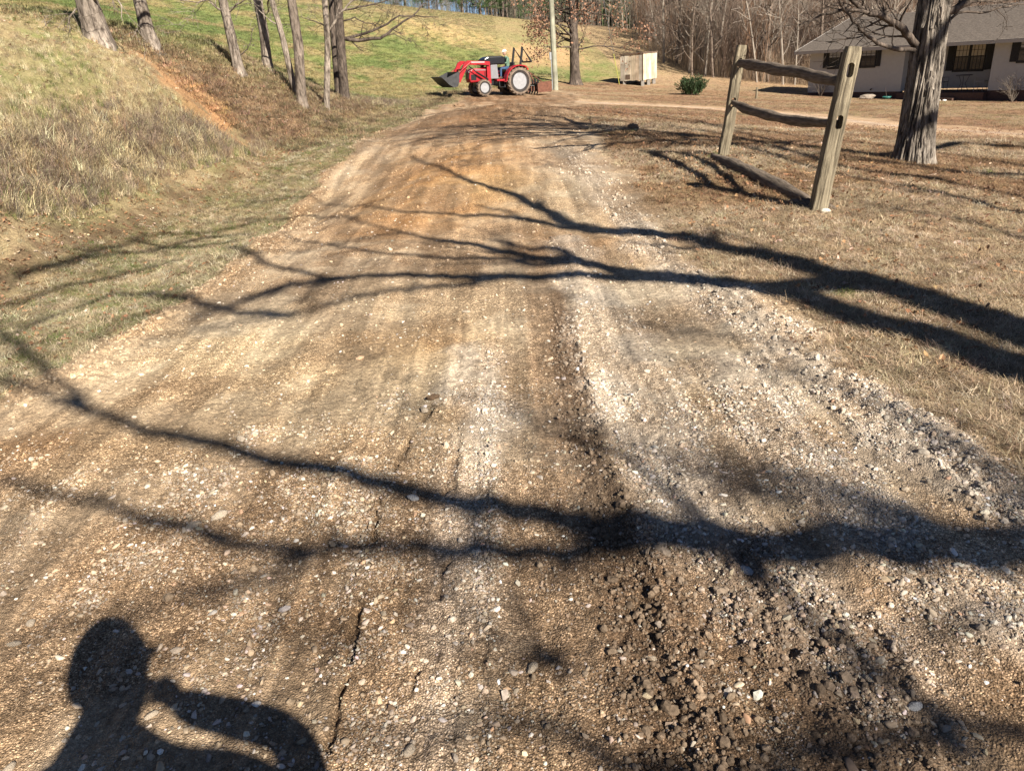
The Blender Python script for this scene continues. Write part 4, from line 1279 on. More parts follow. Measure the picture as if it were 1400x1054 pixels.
def make_pine(name, seed, h, m_t, m_n):
    rg = random.Random(seed); mb = MB()
    mb.tube([(0, 0, -.3), (.1, 0, h * .5), (0, .1, h)], [.16, .12, .03], 6)
    for i in range(48):
        z = h * rg.uniform(.08, 1.0)
        ln = (h - z) * .30 + .7; a = rg.uniform(0, 6.283)
        d = Vector((math.cos(a), math.sin(a), rg.uniform(-.1, .35)))
        p = Vector((0, 0, z)); e = p + d * ln
        mb.tube([p, e], [.03, .01], 3, cap=False)
        for _ in range(7):
            c = p.lerp(e, rg.uniform(.35, 1.05)) + Vector((rg.gauss(0, .2), rg.gauss(0, .2), rg.gauss(0, .14)))
            for _ in range(15):
                u = Vector((rg.uniform(-1, 1), rg.uniform(-1, 1), rg.uniform(-.4, 1))).normalized(); w = _perp(u, rg) * .03
                c2 = c + u * .08; s = rg.uniform(.18, .34)
                mb.add([c2 - w, c2 + w, c2 + u * s + w * .3, c2 + u * s - w * .3], [(0, 1, 2, 3)], 1)
    me = bpy.data.meshes.new(name)
    me.from_pydata([tuple(p) for p in mb.v], [], mb.f)
    me.materials.append(m_t); me.materials.append(m_n)
    me.polygons.foreach_set('material_index', np.array(mb.m, np.int32))
    return me

def woods():
    rg = random.Random(77)
    bares = [make_bare('bare_tree', 300 + i, (8.5, 10, 11.5, 9, 13)[i % 5], (.10, .13, .12, .08, .15)[i % 5], M_WOODS if i % 3 else M_WOODP) for i in range(6)]
    m_n = simple('pine_needles', (.055, .095, .032), .8, var=.45, scale=2)
    m_b = simple('cedar_needles', (.035, .065, .022), .85, var=.4, scale=2)
    pines = [make_pine('pine_tree', 400 + i, 9 + 1.6 * i, M_WOODS, m_n) for i in range(3)]
    def put(name, me, x, y, s, label, cat, group):
        o = link(name, me, None, (x, y, gz(x, y)))
        o.rotation_euler = (0, 0, rg.uniform(0, 6.28)); o.scale = (s, s, s * rg.uniform(.9, 1.15))
        return tag(o, label, cat, group)
    # the wood at the right, behind the yard
    for i in range(105):
        px = rg.uniform(885, 1240) if i < 75 else rg.uniform(1180, 1480)
        y = (54 + max(0, px - 1000) * .01 + 26 * rg.random() ** 1.4) if i < 75 else rg.uniform(58, 85)
        p = PY(px, 80, y)
        if px < 1000: y = y + (1000 - px) * .10; p = PY(px, 80, y)
        me = bares[rg.randrange(6)]; pale = me.materials[0] == M_WOODP
        put('bare_tree', me, p[0], y, rg.uniform(.7, 1.15), 'pale barked bare tree in the thicket right of the shed' if pale else 'brown bare tree in the thicket right of the shed', 'tree',
            'pale bare trees of the thicket behind the yard' if pale else 'brown bare trees of the thicket behind the yard')
    # trees along the crest of the hill
    for i in range(62):
        px = rg.uniform(250, 1050)
        y = rg.uniform(96, 118)
        p = PY(px, 20, y)
        me = pines[rg.randrange(3)] if (rg.random() < (.62 if px < 800 else .15)) else bares[rg.randrange(6)]
        pine = me.name.startswith('pine')
        put('pine_tree' if pine else 'bare_tree', me, p[0], y, rg.uniform(.45, .9) if pine else rg.uniform(.5, .8),
            'green pine on the skyline beyond the hillside pasture' if pine else 'bare tree on the skyline beyond the hillside pasture', 'tree',
            'pines along the top of the hill' if pine else 'bare trees along the top of the hill')
    # two distinct pale trees at the edge of the thicket
    for px, y, s, lab in ((907, 66, .95, 'tall forked bare tree at the left edge of the thicket'), (964, 60, .8, 'white barked sapling leaning right behind the dark green bush')):
        p = PY(px, 90, y)
        o = put('bare_tree', make_bare('bare_tree', 500 + px, 11, .13, M_WOODP), p[0], y, s, lab, 'tree', None)
    # dense saplings: nobody could count them
    pro = []
    for i in range(4):
        mb = MB(); r2 = random.Random(600 + i)
        for _ in range(9):
            x, y = r2.gauss(0, .8), r2.gauss(0, .8); h = r2.uniform(2.2, 6.5)
            d = Vector((r2.uniform(-.2, .2), r2.uniform(-.2, .2), 1)).normalized()
            grow(mb, Vector((x, y, -.2)), d, h, .022, 2, r2, 3, (3, 5), .5, .12, .42, 0, .006, None, (.2, .6))
        me = bpy.data.meshes.new('sapling_shape'); me.from_pydata([tuple(p) for p in mb.v], [], mb.f); pro.append(me)
    X, Y, T, S = [], [], [], []
    for i in range(1500):
        px = rg.uniform(885, 1560)
        y = rg.uniform(57, 110)
        if px < 1010: y += (1010 - px) * .12
        p = PY(px, 80, y); X.append(p[0]); Y.append(y); S.append(rg.uniform(.7, 1.1) * (1 + (y - 57) * .008))
        c = np.array([.21, .158, .125]) * rg.uniform(.6, 1.3)
        if rg.random() < .16: c = np.array([.26, .15, .09]) * rg.uniform(.6, 1.1)
        T.append(c)
    for i in range(420):
        px = rg.uniform(890, 1230); y = rg.uniform(55, 66)
        if px < 1010: y += (1010 - px) * .10
        p = PY(px, 80, y); X.append(p[0]); Y.append(y); S.append(rg.uniform(.16, .38))
        T.append(np.array([.30, .22, .15]) * rg.uniform(.6, 1.3))
    for i in range(620):
        px = rg.uniform(150, 1100)
        y = rg.uniform(100, 140)
        p = PY(px, 20, y); X.append(p[0]); Y.append(y); S.append(rg.uniform(.45, .9) * (1 if px < 880 else 1.5))
        T.append(np.array([.20, .175, .14]) * rg.uniform(.6, 1.2) if rg.random() < .7 else np.array([.10, .13, .06]) * rg.uniform(.6, 1.3))
    X, Y, S = np.array(X), np.array(Y), np.array(S)
    n = len(X)
    mt = inst_mat('brush_stem', .95, .5, .4, 0)
    scatter('brush', np.stack([X, Y, base_h(X, Y)], 1), np.stack([np.zeros(n), np.zeros(n), RNG.uniform(0, 6.28, n)], 1), np.stack([S, S, S * RNG.uniform(.7, 1.1, n)], 1),
            RNG.integers(0, 4, n), np.array(T), pro, mt, label='tangled brown saplings filling the wood behind the yard and the hill', cat='brush')
    # the wooded rise behind: far mass
    pro2 = []
    for i in range(3):
        mb = MB(); r2 = random.Random(700 + i)
        for _ in range(5):
            grow(mb, Vector((r2.gauss(0, 2), r2.gauss(0, 2), -.5)), Vector((0, 0, 1)), r2.uniform(8, 12), .12, 2, r2, 3, (7, 9), .3, .15, .42, 0, .04, None, (.4, 1.0))
        me = bpy.data.meshes.new('far_tree_shape'); me.from_pydata([tuple(p) for p in mb.v], [], mb.f); pro2.append(me)
    n = 1500
    az = np.radians(RNG.uniform(2, 46, n)); rr = RNG.uniform(118, 250, n)
    X, Y = rr * np.sin(az), rr * np.cos(az)
    c = np.array([.18, .135, .115])[None, :] * RNG.uniform(.6, 1.3, (n, 1))
    gr_ = RNG.uniform(0, 1, n) < .12; c[gr_] = np.array([.07, .10, .04])
    scatter('far_wood', np.stack([X, Y, base_h(X, Y)], 1), np.stack([np.zeros(n), np.zeros(n), RNG.uniform(0, 6.28, n)], 1), np.repeat(RNG.uniform(.8, 1.2, n)[:, None], 3, 1),
            RNG.integers(0, 3, n), c, pro2, mt, label='brown leafless forest covering the rise beyond the house', cat='forest')

# ------------------------------------------------------------ fence
def weather_wood(name, a, b, stretch=(14, 14, 1.6), bump=.01):
    return bark_mat(name, a, b, stretch, bump)
M_POST = weather_wood('post_wood', (.085, .07, .05), (.33, .285, .205), (24, 24, 1.3), .02)
M_RAIL = weather_wood('rail_wood', (.10, .085, .07), (.27, .235, .20), (16, 1.6, 16), .015)

def fence():
    n0, f0 = G(1118, 288), G(989, 214)
    root = empty('split_rail_fence', (n0 + f0) / 2, label='weathered leftover section of split rail fence, two leaning posts and two rails', cat='fence')
    rt = root.location.copy()
    dirv = (f0 - n0); dirv.z = 0; dirv.normalize()
    side = Vector((-dirv.y, dirv.x, 0))
    def post(foot, top, wx, slots, seed):
        """wx: size; the slots pass through along the rails"""
        rg = random.Random(seed)
        axis = (top - foot); L = axis.length; ax = axis.normalized()
        fy = (dirv - ax * dirv.dot(ax)).normalized(); fx = ax.cross(fy) * -1
        bm = bmesh.new()
        cols = 3; rows = 26
        half = wx / 2
        ring = []
        prof = [(-1, -.86), (-.86, -1), (-.3, -1.02), (.3, -1.0), (.86, -1), (1, -.86), (1.02, 0), (1, .86), (.86, 1), (0, 1.02), (-.86, 1), (-1, .86), (-1, 0)]
        rings = []
        for i in range(rows + 1):
            t = i / rows
            z = -.15 + (L + .15) * t
            k = 1 - .10 * t
            if t > .97: k *= .86
            sh = fbm(np.array([t * 5.0]), np.array([seed * 3.1]), 3, seed)[0] - .5
            rings.append([bm.verts.new((px_ * half * .92 * k + .02 * sh, py_ * half * .78 * k + .012 * sh + rg.uniform(-.0015, .0015), z)) for px_, py_ in prof])
        m = len(prof)
        for i in range(rows):
            for j in range(m):
                bm.faces.new((rings[i][j], rings[i][(j + 1) % m], rings[i + 1][(j + 1) % m], rings[i + 1][j]))
        bm.faces.new(rings[0][::-1]); bm.faces.new(rings[-1])
        bmesh.ops.recalc_face_normals(bm, faces=bm.faces[:])
        me = bpy.data.meshes.new('post'); bm.to_mesh(me); bm.free()
        me.materials.append(M_POST)
        tmp = bpy.data.objects.new('tmp', me); COL.objects.link(tmp)
        cut = MB()
        for z in slots:
            k = 14; hw, hh = .034, .062
            pr = []
            for q in range(k):
                a = 2 * math.pi * q / k
                pr.append((hw * math.cos(a), z + hh * (1 if math.sin(a) > 0 else -1) * .5 + hw * math.sin(a)))
            cut.prism(pr, -.3, .3)
        cme = bpy.data.meshes.new('cut'); cme.from_pydata(cut.v, [], cut.f)
        bm2 = bmesh.new(); bm2.from_mesh(cme); bmesh.ops.recalc_face_normals(bm2, faces=bm2.faces[:]); bm2.to_mesh(cme); bm2.free()
        cmo = bpy.data.objects.new('cut', cme); COL.objects.link(cmo)
        md = tmp.modifiers.new('b', 'BOOLEAN'); md.object = cmo; md.solver = 'EXACT'; md.operation = 'DIFFERENCE'
        dg = bpy.context.evaluated_depsgraph_get(); dg.update()
        me2 = bpy.data.meshes.new_from_object(tmp.evaluated_get(dg))
        bpy.data.objects.remove(tmp); bpy.data.objects.remove(cmo)
        o = link('post', me2, root)
        M3 = Matrix((fx, fy, ax)).transposed().to_4x4()
        o.matrix_local = Matrix.Translation(foot - rt) @ M3
        return lambda z: foot + ax * z
    ntop = Vector(PY(1166, 64, n0.y + .02)); ftop = Vector(PY(1014, 62, f0.y))
    Ln, Lf = (ntop - n0).length, (ftop - f0).length
    na = post(n0, ntop, .165, [Ln * .56, Ln * .865], 1)
    fa = post(f0, ftop, .15, [Lf * .50, Lf * .845], 2)
    def rail(a, b, thick, sag, seed):
        rg = random.Random(seed)
        n = 40; V, F = [], []
        d = (b - a).normalized(); u = Vector((0, 0, 1)); s = d.cross(u).normalized(); u = s.cross(d)
        L = (b - a).length
        m = 12
        for i in range(n + 1):
            t = i / n
            c = a.lerp(b, t) + Vector((0, 0, -sag * 4 * t * (1 - t) + .035 * (fbm(np.array([t * 6.0]), np.array([seed * 1.7]), 3, seed)[0] - .5)))
            w = thick * (.55 + .45 * min(1, 6 * t, 6 * (1 - t))) * (1 + .45 * (fbm(np.array([t * 7.0]), np.array([seed * 5.7]), 2, seed + 3)[0] - .5))
            for j in range(m):
                an = 2 * math.pi * j / m
                k = 1 / max(abs(math.cos(an)), abs(math.sin(an))) ** .55
                k *= 1 + .28 * (vnoise(np.array([j * 1.3]), np.array([t * 5 + seed]), seed)[0] - .5)
                V.append(c + s * math.cos(an) * w * .42 * k + u * math.sin(an) * w * .5 * k)
        for i in range(n):
            for j in range(m):
                F.append((i * m + j, i * m + (j + 1) % m, (i + 1) * m + (j + 1) % m, (i + 1) * m + j))
        me = bpy.data.meshes.new('rail')
        me.from_pydata([tuple(p) for p in V], [], F + [tuple(range(m - 1, -1, -1)), tuple(range(n * m, n * m + m))])
        me.materials.append(M_RAIL2)
        me.polygons.foreach_set('use_smooth', np.ones(len(me.polygons), bool))
        return me
    def lc(me, name, parent, off, **k):
        for v in me.vertices: v.co = v.co - off
        return link(name, me, parent, **k)
    r1 = rail(fa(Lf * .845) - dirv * -.03, na(Ln * .80) + dirv * .03, .125, -.01, 4)
    lc(r1, 'rail', root, rt)
    r2 = rail(fa(Lf * .50) + dirv * .02, na(Ln * .55) + dirv * .02, .105, .07, 8)
    lc(r2, 'rail', root, rt)
    a, b = G(974, 218), G(1108, 282)
    a.z += .045; b.z += .04
    me = rail(a, b, .15, 0, 12)
    o = lc(me, 'fallen_rail', None, (a + b) / 2, label='dark rotting timber lying on the ground at the foot of the fence posts', cat='timber')
    o.location = (a + b) / 2
    a, b = G(1075, 279), G(1142, 288)
    a.z += .02; b.z += .02
    me = rail(a, b, .07, 0, 15)
    o = lc(me, 'wood_scrap', None, (a + b) / 2, label='short flat grey wood scrap wedged beside the near fence post foot', cat='wood')
    o.location = (a + b) / 2
    # pale stones by the foot of the near post
    mw = simple('white_stone', (.62, .58, .50), .9, var=.25, scale=20, bump=.01)
    for i, (px, py, s, lab) in enumerate([(1128, 291, .10, 'largest white stone at the foot of the near fence post'), (1137, 286, .065, 'small white stone right of the near post foot'), (1131, 282, .05, 'white chip tucked behind the near post foot')]):
        p = G(px, py)
        o = link('stone', rock_mesh('stone', 900 + i, 2, .4, .6), None, p + Vector((0, 0, s * .15)), label=lab, cat='stone')
        o.data.materials.append(mw); o.scale = (s * 1.3, s, s)
    # far marker post in the yard
    p = Vector(PY(1035, 115, 40)); p.z = gz(p.x, p.y)
    mb = MB(); mb.tube([(0, 0, -.1), (.01, 0, .55)], [.06, .055], 8)
    mb.build('short_post', M_POST, None, loc=p, label='short wooden stub post standing in the yard before the thicket', cat='post')
M_RAIL2 = simple('rail_weathered', (.125, .098, .075), .9, var=.65, scale=16, bump=.015, stretch=(3, .3, 3))

def rocks():
    ms = simple('field_stone', (.46, .38, .29), .9, var=.3, scale=12, bump=.01)
    mg = simple('blue_grey_stone', (.33, .33, .34), .85, var=.25, scale=10, bump=.008)
    mc = simple('clay_clod', (.20, .13, .08), .97, var=.4, scale=18, bump=.02)
    items = [(592, 545, .06, mc, 'dark soil clod standing beside the crack in the middle of the drive', 'clod'),
             (866, 177, .30, mc, 'large dark lump of sod on the right edge of the drive', 'clod'),
             (628, 148, .42, mc, 'low dark heap of dirt in front of the tractor', 'clod'),
             (580, 562, .05, ms, 'pale flat stone lifted at the head of the central crack', 'stone'),
             (266, 722, .045, ms, 'rounded tan stone half in the left branch shadow', 'stone'),
             (330, 600, .05, ms, 'tan stone poking from the left branch shadow', 'stone'),
             (300, 706, .055, ms, 'broad flat tan stone left of the wheel track', 'stone'),
             (565, 683, .045, mg, 'blue grey stone lying in the central branch shadow', 'stone'),
             (728, 913, .034, ms, 'oval cream stone on the packed wheel track', 'stone'),
             (890, 895, .028, ms, 'round pale stone on the dark loose soil right of the track', 'stone'),
             (320, 783, .022, ms, 'single white oval stone on bare dirt at the lower left', 'stone'),
             (638, 427, .05, ms, 'cream flat stone on the middle of the drive beyond the shadows', 'stone'),
             (10, 1048, .035, ms, 'pale stone at the bottom left corner', 'stone'),
             (20, 882, .035, ms, 'tan stone near the left frame edge above the viewer shadow', 'stone'),
             (42, 852, .034, ms, 'brown rounded stone near the left frame edge', 'stone'),
             (1250, 968, .035, mg, 'grey stone among the loose soil at the lower right', 'stone'),
             (1190, 936, .03, ms, 'cream stone at the lower right beside a soil lump', 'stone'),
             (207, 978, .030, ms, 'sunlit orange stone at the edge of the viewer shadow', 'stone'),
             (1020, 785, .04, mg, 'slate grey stone in the right branch shadow', 'stone'),
             (560, 1030, .035, ms, 'pale stone at the bottom of the drive left of the wheel track', 'stone')]
    for i, (px, py, s, m, lab, cat) in enumerate(items):
        p = G(px, py); p.z = float(height(p.x, p.y)[0])
        o = link('clod' if cat == 'clod' else 'stone', rock_mesh('stone', 950 + i, 3, .45, .55), None, p + Vector((0, 0, s * .12)), label=lab, cat=cat)
        me = o.data; me.materials.append(m)
        amp = .22 if cat == 'clod' else .04
        co = np.array([v.co[:] for v in me.vertices])
        nz = fbm(co[:, 0] * 6 + i, co[:, 1] * 6 + co[:, 2] * 5, 3, i) - .5
        for v, q in zip(me.vertices, nz): v.co *= 1 + amp * 2 * q
        me.polygons.foreach_set('use_smooth', np.full(len(me.polygons), cat != 'clod'))
        o.scale = (s * 1.35, s, s); o.rotation_euler = (0, 0, i * 1.7)

oak_behind(); tree_off_right(); hickory(); left_trees(); leafy_oak(); woods(); fence(); rocks()

# ------------------------------------------------------------ house
def house():
    A, D, Nn = H_A, H_DIR, H_N
    ang = math.atan2(D[1], D[0])
    root = empty('ranch_house', (A[0], A[1], A[2]), ang, label='long low white ranch house with black shutters and a grey shingle roof', cat='house')
    # local: x along the front towards the viewer, y = +/- into the house, z above the foot of the white wall
    sy = 1.0 if (-math.sin(ang) * Nn[0] + math.cos(ang) * Nn[1]) > 0 else -1.0
    def UZ(px, py, v=0.0):
        d = ray(px, py); P = A[:2] + Nn * v
        t = (P @ Nn) / (d[:2] @ Nn); p = d * t
        return (p[:2] - A[:2]) @ D, p[2] + EYE - A[2]
    M_WALL = simple('painted_brick_white', (.37, .365, .355), .8, var=.06, scale=6, bump=.004)
    M_FOUND = simple('foundation_brick', (.085, .05, .04), .9, var=.3, scale=14, bump=.01)
    M_ROOF = simple('shingle_grey', (.18, .15, .125), .95, var=.45, scale=9, bump=.02, stretch=(1, 2, 3))
    M_BLK = simple('shutter_black', (.012, .012, .014), .5, var=.2)
    M_TRIM = simple('fascia_grey', (.30, .28, .26), .7, var=.08)
    M_GLASS, nt, p = new_mat('window_glass'); p.inputs['Base Color'].default_value = (.02, .022, .026, 1); p.inputs['Roughness'].default_value = .08
    M_CURT = simple('curtain_cream', (.50, .45, .36), .9, var=.1, stretch=(30, 1, 1))
    M_MUNT = simple('muntin', (.05, .05, .05), .6, var=.1)
    Lh, Dp, Hh, Ev = 24.0, 9.2, 2.28, .62      # length, depth, wall height, overhang
    r0, r1, rec = UZ(1234, 100)[0], UZ(1354, 100)[0], 1.7
    def Y(v): return v * sy
    def box(mb, u0, u1, v0, v1, z0, z1, m=0):
        a, b = sorted((Y(v0), Y(v1))); return mb.box(u0, u1, a, b, z0, z1, m)
    for (u0, u1, v0, v1) in ((0, r0, 0, .2), (r0 - .2, r0, .2, rec), (r0 + .003, r1 - .003, rec, rec + .2), (r1, r1 + .2, .2, rec), (r1, Lh, 0, .2), (0, .2, .2, Dp - .2), (Lh - .2, Lh, .2, Dp - .2), (0, Lh, Dp - .2, Dp)):
        mb = MB(); box(mb, u0, u1, v0, v1, 0, Hh); mb.build('wall', M_WALL, root)
    for (u0, u1, v0, v1) in ((.02, r0 - .02, .02, .3), (r1 + .02, Lh, .02, .3), (0.02, .3, .31, Dp), ):
        mb = MB(); box(mb, u0, u1, v0, v1, -1.2, -.003); mb.build('foundation', M_FOUND, root)
    mb = MB(); box(mb, r0, r1, -.35, rec, -1.1, -.06); mb.build('porch_floor', M_FOUND, root)
    mb = MB(); box(mb, r0 + 1.6, r0 + 3.0, -.75, -.36, -1.2, -.28); mb.build('porch_step', M_FOUND, root)
    # gable end and roof
    rise = UZ(1156, 27, Dp / 2)[1] - Hh + .05
    e0 = -.62
    mb = MB()
    zr = Hh + rise
    mb.add([(.1, Y(.01), Hh), (.1, Y(Dp), Hh), (.1, Y(Dp / 2), zr - .1)], [(0, 1, 2)])
    mb.add([(Lh, Y(.01), Hh), (Lh, Y(Dp), Hh), (Lh, Y(Dp / 2), zr - .1)], [(0, 1, 2)])
    mb.build('gable', M_WALL, root)
    ez = Hh - rise * Ev / (Dp / 2) + .10
    for s in (0, 1):
        v0 = -Ev if s == 0 else Dp + Ev
        mb = MB()
        # courses of shingles as real steps
        n = 34
        for i in range(n):
            t0, t1 = i / n, (i + 1) / n
            va, vb = v0 + (Dp / 2 - v0) * t0, v0 + (Dp / 2 - v0) * t1
            za, zb = ez + (zr - ez) * t0, ez + (zr - ez) * t1
            mb.add([(e0, Y(va), za + .025), (Lh + .6, Y(va), za + .025), (Lh + .6, Y(vb), zb + .004), (e0, Y(vb), zb + .004),
                    (e0, Y(va), za), (Lh + .6, Y(va), za)], [(0, 1, 2, 3), (4, 5, 1, 0)])
        mb.build('roof', M_ROOF, root)
    mb = MB(); box(mb, e0, Lh + .6, -Ev - .03, -Ev + .0, ez - .14, ez + .01); mb.build('fascia', M_TRIM, root)
    mb = MB(); box(mb, e0 + .01, Lh + .5, -Ev + .01, -.004, ez - .13, ez - .10); mb.build('soffit', M_TRIM, root)
    mb = MB(); box(mb, r0, r1, .0, rec, Hh - .06, Hh - .02); mb.build('porch_ceiling', M_TRIM, root)
    mb = MB()
    for k in (0, 1):
        va, vb = (-Ev, Dp / 2) if k == 0 else (Dp + Ev, Dp / 2)
        mb.add([(e0 - .03, Y(va), ez - .14), (e0 - .03, Y(vb), zr - .14), (e0 - .03, Y(vb), zr + .02), (e0 - .03, Y(va), ez + .03),
                (e0, Y(va), ez - .14), (e0, Y(vb), zr - .14), (e0, Y(vb), zr + .02), (e0, Y(va), ez + .03)], [(0, 1, 2, 3), (4, 5, 6, 7), (0, 1, 5, 4), (2, 3, 7, 6)])
    mb.build('rake_board', M_TRIM, root)
    def win(u0, u1, z0, z1, v, sl, sr, panes=3, dbl=False, lab=None, curt=False):
        mb = MB(); w = .05
        for a, b, c, d in ((u0 - w, u1 + w, z0 - w * 2.2, z0), (u0 - w, u1 + w, z1, z1 + w * 1.6), (u0 - w, u0, z0, z1), (u1, u1 + w, z0, z1), (u0, u1, (z0 + z1) / 2 - .025, (z0 + z1) / 2 + .025)):
            box(mb, a, b, v - .05, v - .003, c, d)
        if dbl: box(mb, (u0 + u1) / 2 - .06, (u0 + u1) / 2 + .06, v - .052, v - .004, z0, z1)
        f = mb.build('window', M_BLK, root, label=lab)
        mb = MB(); box(mb, u0, u1, v - .018, v - .010, z0, z1); mb.build('glass', M_GLASS, f)
        if curt:
            for h0, h1, vv in (((z0 + z1) / 2, z1, .022), ):
                mb = MB(); box(mb, u0 + .03, u1 - .03, v - vv, v - .0185, h0, h1); mb.build('blind', M_CURT, f)
        else:
            mb = MB(); box(mb, u0 + .03, u1 - .03, v - .0225, v - .0185, (z0 + z1) / 2 + .1, z1); mb.build('blind', simple('blind_grey', (.28, .29, .31), .8, var=.1), f)
        mb = MB()
        cols = panes * (2 if dbl else 1)
        for i in range(1, cols):
            u = u0 + (u1 - u0) * i / cols
            box(mb, u - .011, u + .011, v - .034, v - .024, z0, z1)
        for i in (1, 3):
            z = z0 + (z1 - z0) * i / 4
            box(mb, u0, u1, v - .033, v - .0235, z - .011, z + .011)
        mb.build('muntins', M_MUNT, f)
        for a, b in (sl, sr):
            if a is None: continue
            mb = MB(); box(mb, a, b, v - .045, v - .003, z0 - .05, z1 + .06)
            sh = mb.build('shutter', M_BLK, root)
            mb = MB()
            for q in range(14):
                z = z0 + .03 + (z1 - z0 - .06) * q / 13
                box(mb, a + .05, b - .05, v - .060, v - .046, z - .02, z + .02)
            mb.build('louvres', M_BLK, sh)
    def U(px, py, v=0): return UZ(px, py, v)
    z0, z1 = U(1141, 92)[1], U(1141, 71)[1]
    win(U(1133.5, 80)[0], U(1149, 80)[0], z0, z1, 0, (U(1126.5, 80)[0], U(1133, 80)[0] - .06), (U(1149.5, 80)[0] + .06, U(1156, 80)[0]), 3, lab='small window at the far left end of the white wall')
    win(U(1178, 80)[0], U(1197, 80)[0], z0, z1, 0, (U(1170, 80)[0], U(1177.5, 80)[0] - .06), (U(1197.5, 80)[0] + .06, U(1204.5, 80)[0]), 3)
    z0, z1 = U(1326, 95, rec)[1], U(1326, 60, rec)[1]
    win(U(1306, 80, rec)[0], U(1346, 80, rec)[0], z0, min(z1, Hh - .1), rec, (U(1295.5, 80, rec)[0], U(1305.5, 80, rec)[0] - .06), (U(1346.5, 80, rec)[0] + .06, U(1357, 80, rec)[0] ), 4, True, 'double window with cream blinds at the back of the porch', True)
    z0, z1 = U(1397, 83)[1], U(1397, 54)[1]
    ua = U(1394, 70)[0]
    win(ua, ua + 1.5, z0, min(z1, Hh - .1), 0, (U(1383, 70)[0], ua - .06), (ua + 1.56, ua + 1.95), 3)
    # porch furniture
    def world(u, v, z): return Vector((A[0] + D[0] * u + Nn[0] * v, A[1] + D[1] * u + Nn[1] * v, A[2] + z))
    mt = simple('wrought_iron', (.10, .10, .11), .5, var=.2); mc = simple('chair_frame_white', (.30, .30, .31), .5, var=.1)
    fz = -.06
    uc = U(1318, 110, .8)[0]
    tb = empty('patio_table', world(uc, .75, fz), ang, label='small round dark table on the porch below the double window', cat='table')
    mb = MB(); mb.lathe([(.36, .70), (.37, .715), (.36, .73)], 20); mb.build('tabletop', mt, tb)
    for k in range(3):
        a = k * 2.094
        mb = MB(); mb.tube([(math.cos(a) * .28, math.sin(a) * .28, 0), (math.cos(a) * .1, math.sin(a) * .1, .35), (math.cos(a) * .25, math.sin(a) * .25, .69)], .015, 6); mb.build('leg', mt, tb)
    for q, (du, lab) in enumerate(((-1.0, 'left metal porch chair by the dark table'), (.85, 'right metal porch chair by the dark table'))):
        ch = empty('patio_chair', world(uc + du, .7, fz), ang + (0 if q else math.pi), label=lab, cat='chair')
        m = mt if q == 0 else mc
        mb = MB(); mb.box(-.22, .22, -.22, .22, .42, .445); mb.build('seat', m, ch)
        for sx in (-1, 1):
            for s2 in (-1, 1):
                mb = MB(); mb.tube([(sx * .2, s2 * .2, 0), (sx * .2, s2 * .2, .42)], .013, 6); mb.build('leg', m, ch)
            mb = MB(); mb.tube([(-.2, sx * .23, .42), (-.2, sx * .23, .64), (.2, sx * .23, .64)], .012, 6); mb.build('armrest', m, ch)
        mb = MB(); mb.tube([(.21, -.2, .42), (.25, -.2, .95), (.25, .2, .95), (.21, .2, .42)], .014, 6)
        bk = mb.build('backrest', m, ch)
        mb = MB()
        for k in range(5): mb.tube([(.215, -.13 + k * .065, .44), (.25, -.13 + k * .065, .94)], .007, 4)
        mb.build('back_bars', m, ch)
    # garden things along the front
    def onfront(px, v):
        u = U(px, 128)[0]; w = world(u, v, 0); w.z = gz(w.x, w.y); return w
    mw = simple('garden_ornament_white', (.62, .60, .57), .7, var=.15)
    p = onfront(1289, -1.0)
    g = empty('goose_ornament', p, ang + 2.6, label='white goose shaped garden ornament right of the big tree trunk', cat='ornament')
    mb = MB(); mb.tube([(-.28, 0, .24), (-.12, 0, .2), (.08, 0, .2), (.2, 0, .26), (.27, 0, .42), (.27, 0, .56), (.33, 0, .62)], [.03, .10, .14, .08, .045, .04, .05], 10); mb.build('body', mw, g, smooth=True)
    mb = MB(); mb.tube([(.36, 0, .62), (.45, 0, .60)], [.025, .01], 6); mb.build('beak', simple('beak_orange', (.5, .25, .05), .6), g)
    mb = MB(); mb.tube([(.02, .03, 0), (.02, .03, .12)], .012, 5); mb.tube([(.02, -.03, 0), (.02, -.03, .12)], .012, 5); mb.build('feet', simple('feet_orange', (.5, .25, .05), .6), g)
    for px, v, s, lab in ((1299, -1.0, .12, 'small white round stone right of the goose ornament'), (1308, -1.1, .16, 'long whitish stone nearest the porch edge'), (1283, -1.1, .17, 'white edging stone left of the goose ornament')):
        p = onfront(px, v)
        o = link('edging_stone', rock_mesh('stone', int(px), 2, .3, .6), None, p + Vector((0, 0, s * .2)), label=lab, cat='stone'); o.data.materials.append(mw); o.scale = (s * 1.5, s, s)
    # teal bowl, pale rock heap, leafless bush
    p = onfront(1227, -1.0)
    b = empty('garden_bowl', p, label='teal garden bowl on the ground left of the big tree', cat='bowl')
    mb = MB(); mb.lathe([(.08, 0), (.18, .08), (.23, .15), (.20, .15), (.15, .08), (.04, .04)], 18); mb.build('basin', simple('teal_glaze', (.03, .13, .115), .35, var=.1), b, smooth=True)
    mb = MB(); mb.tube([(0, 0, .06), (-.06, 0, .35), (-.14, 0, .60)], [.01, .008, .004], 5); mb.build('stem', M_TWIG, b)
    p = onfront(1205, -1.3)
    o = link('garden_rock', rock_mesh('stone', 555, 3, .4, .6), None, p + Vector((0, 0, .1)), label='pale lichen spotted rock in the bed before the white wall', cat='rock')
    o.data.materials.append(simple('pale_rock', (.24, .20, .165), .9, var=.3, scale=5, bump=.03)); o.scale = (.85, .55, .5)
    rg = random.Random(8)
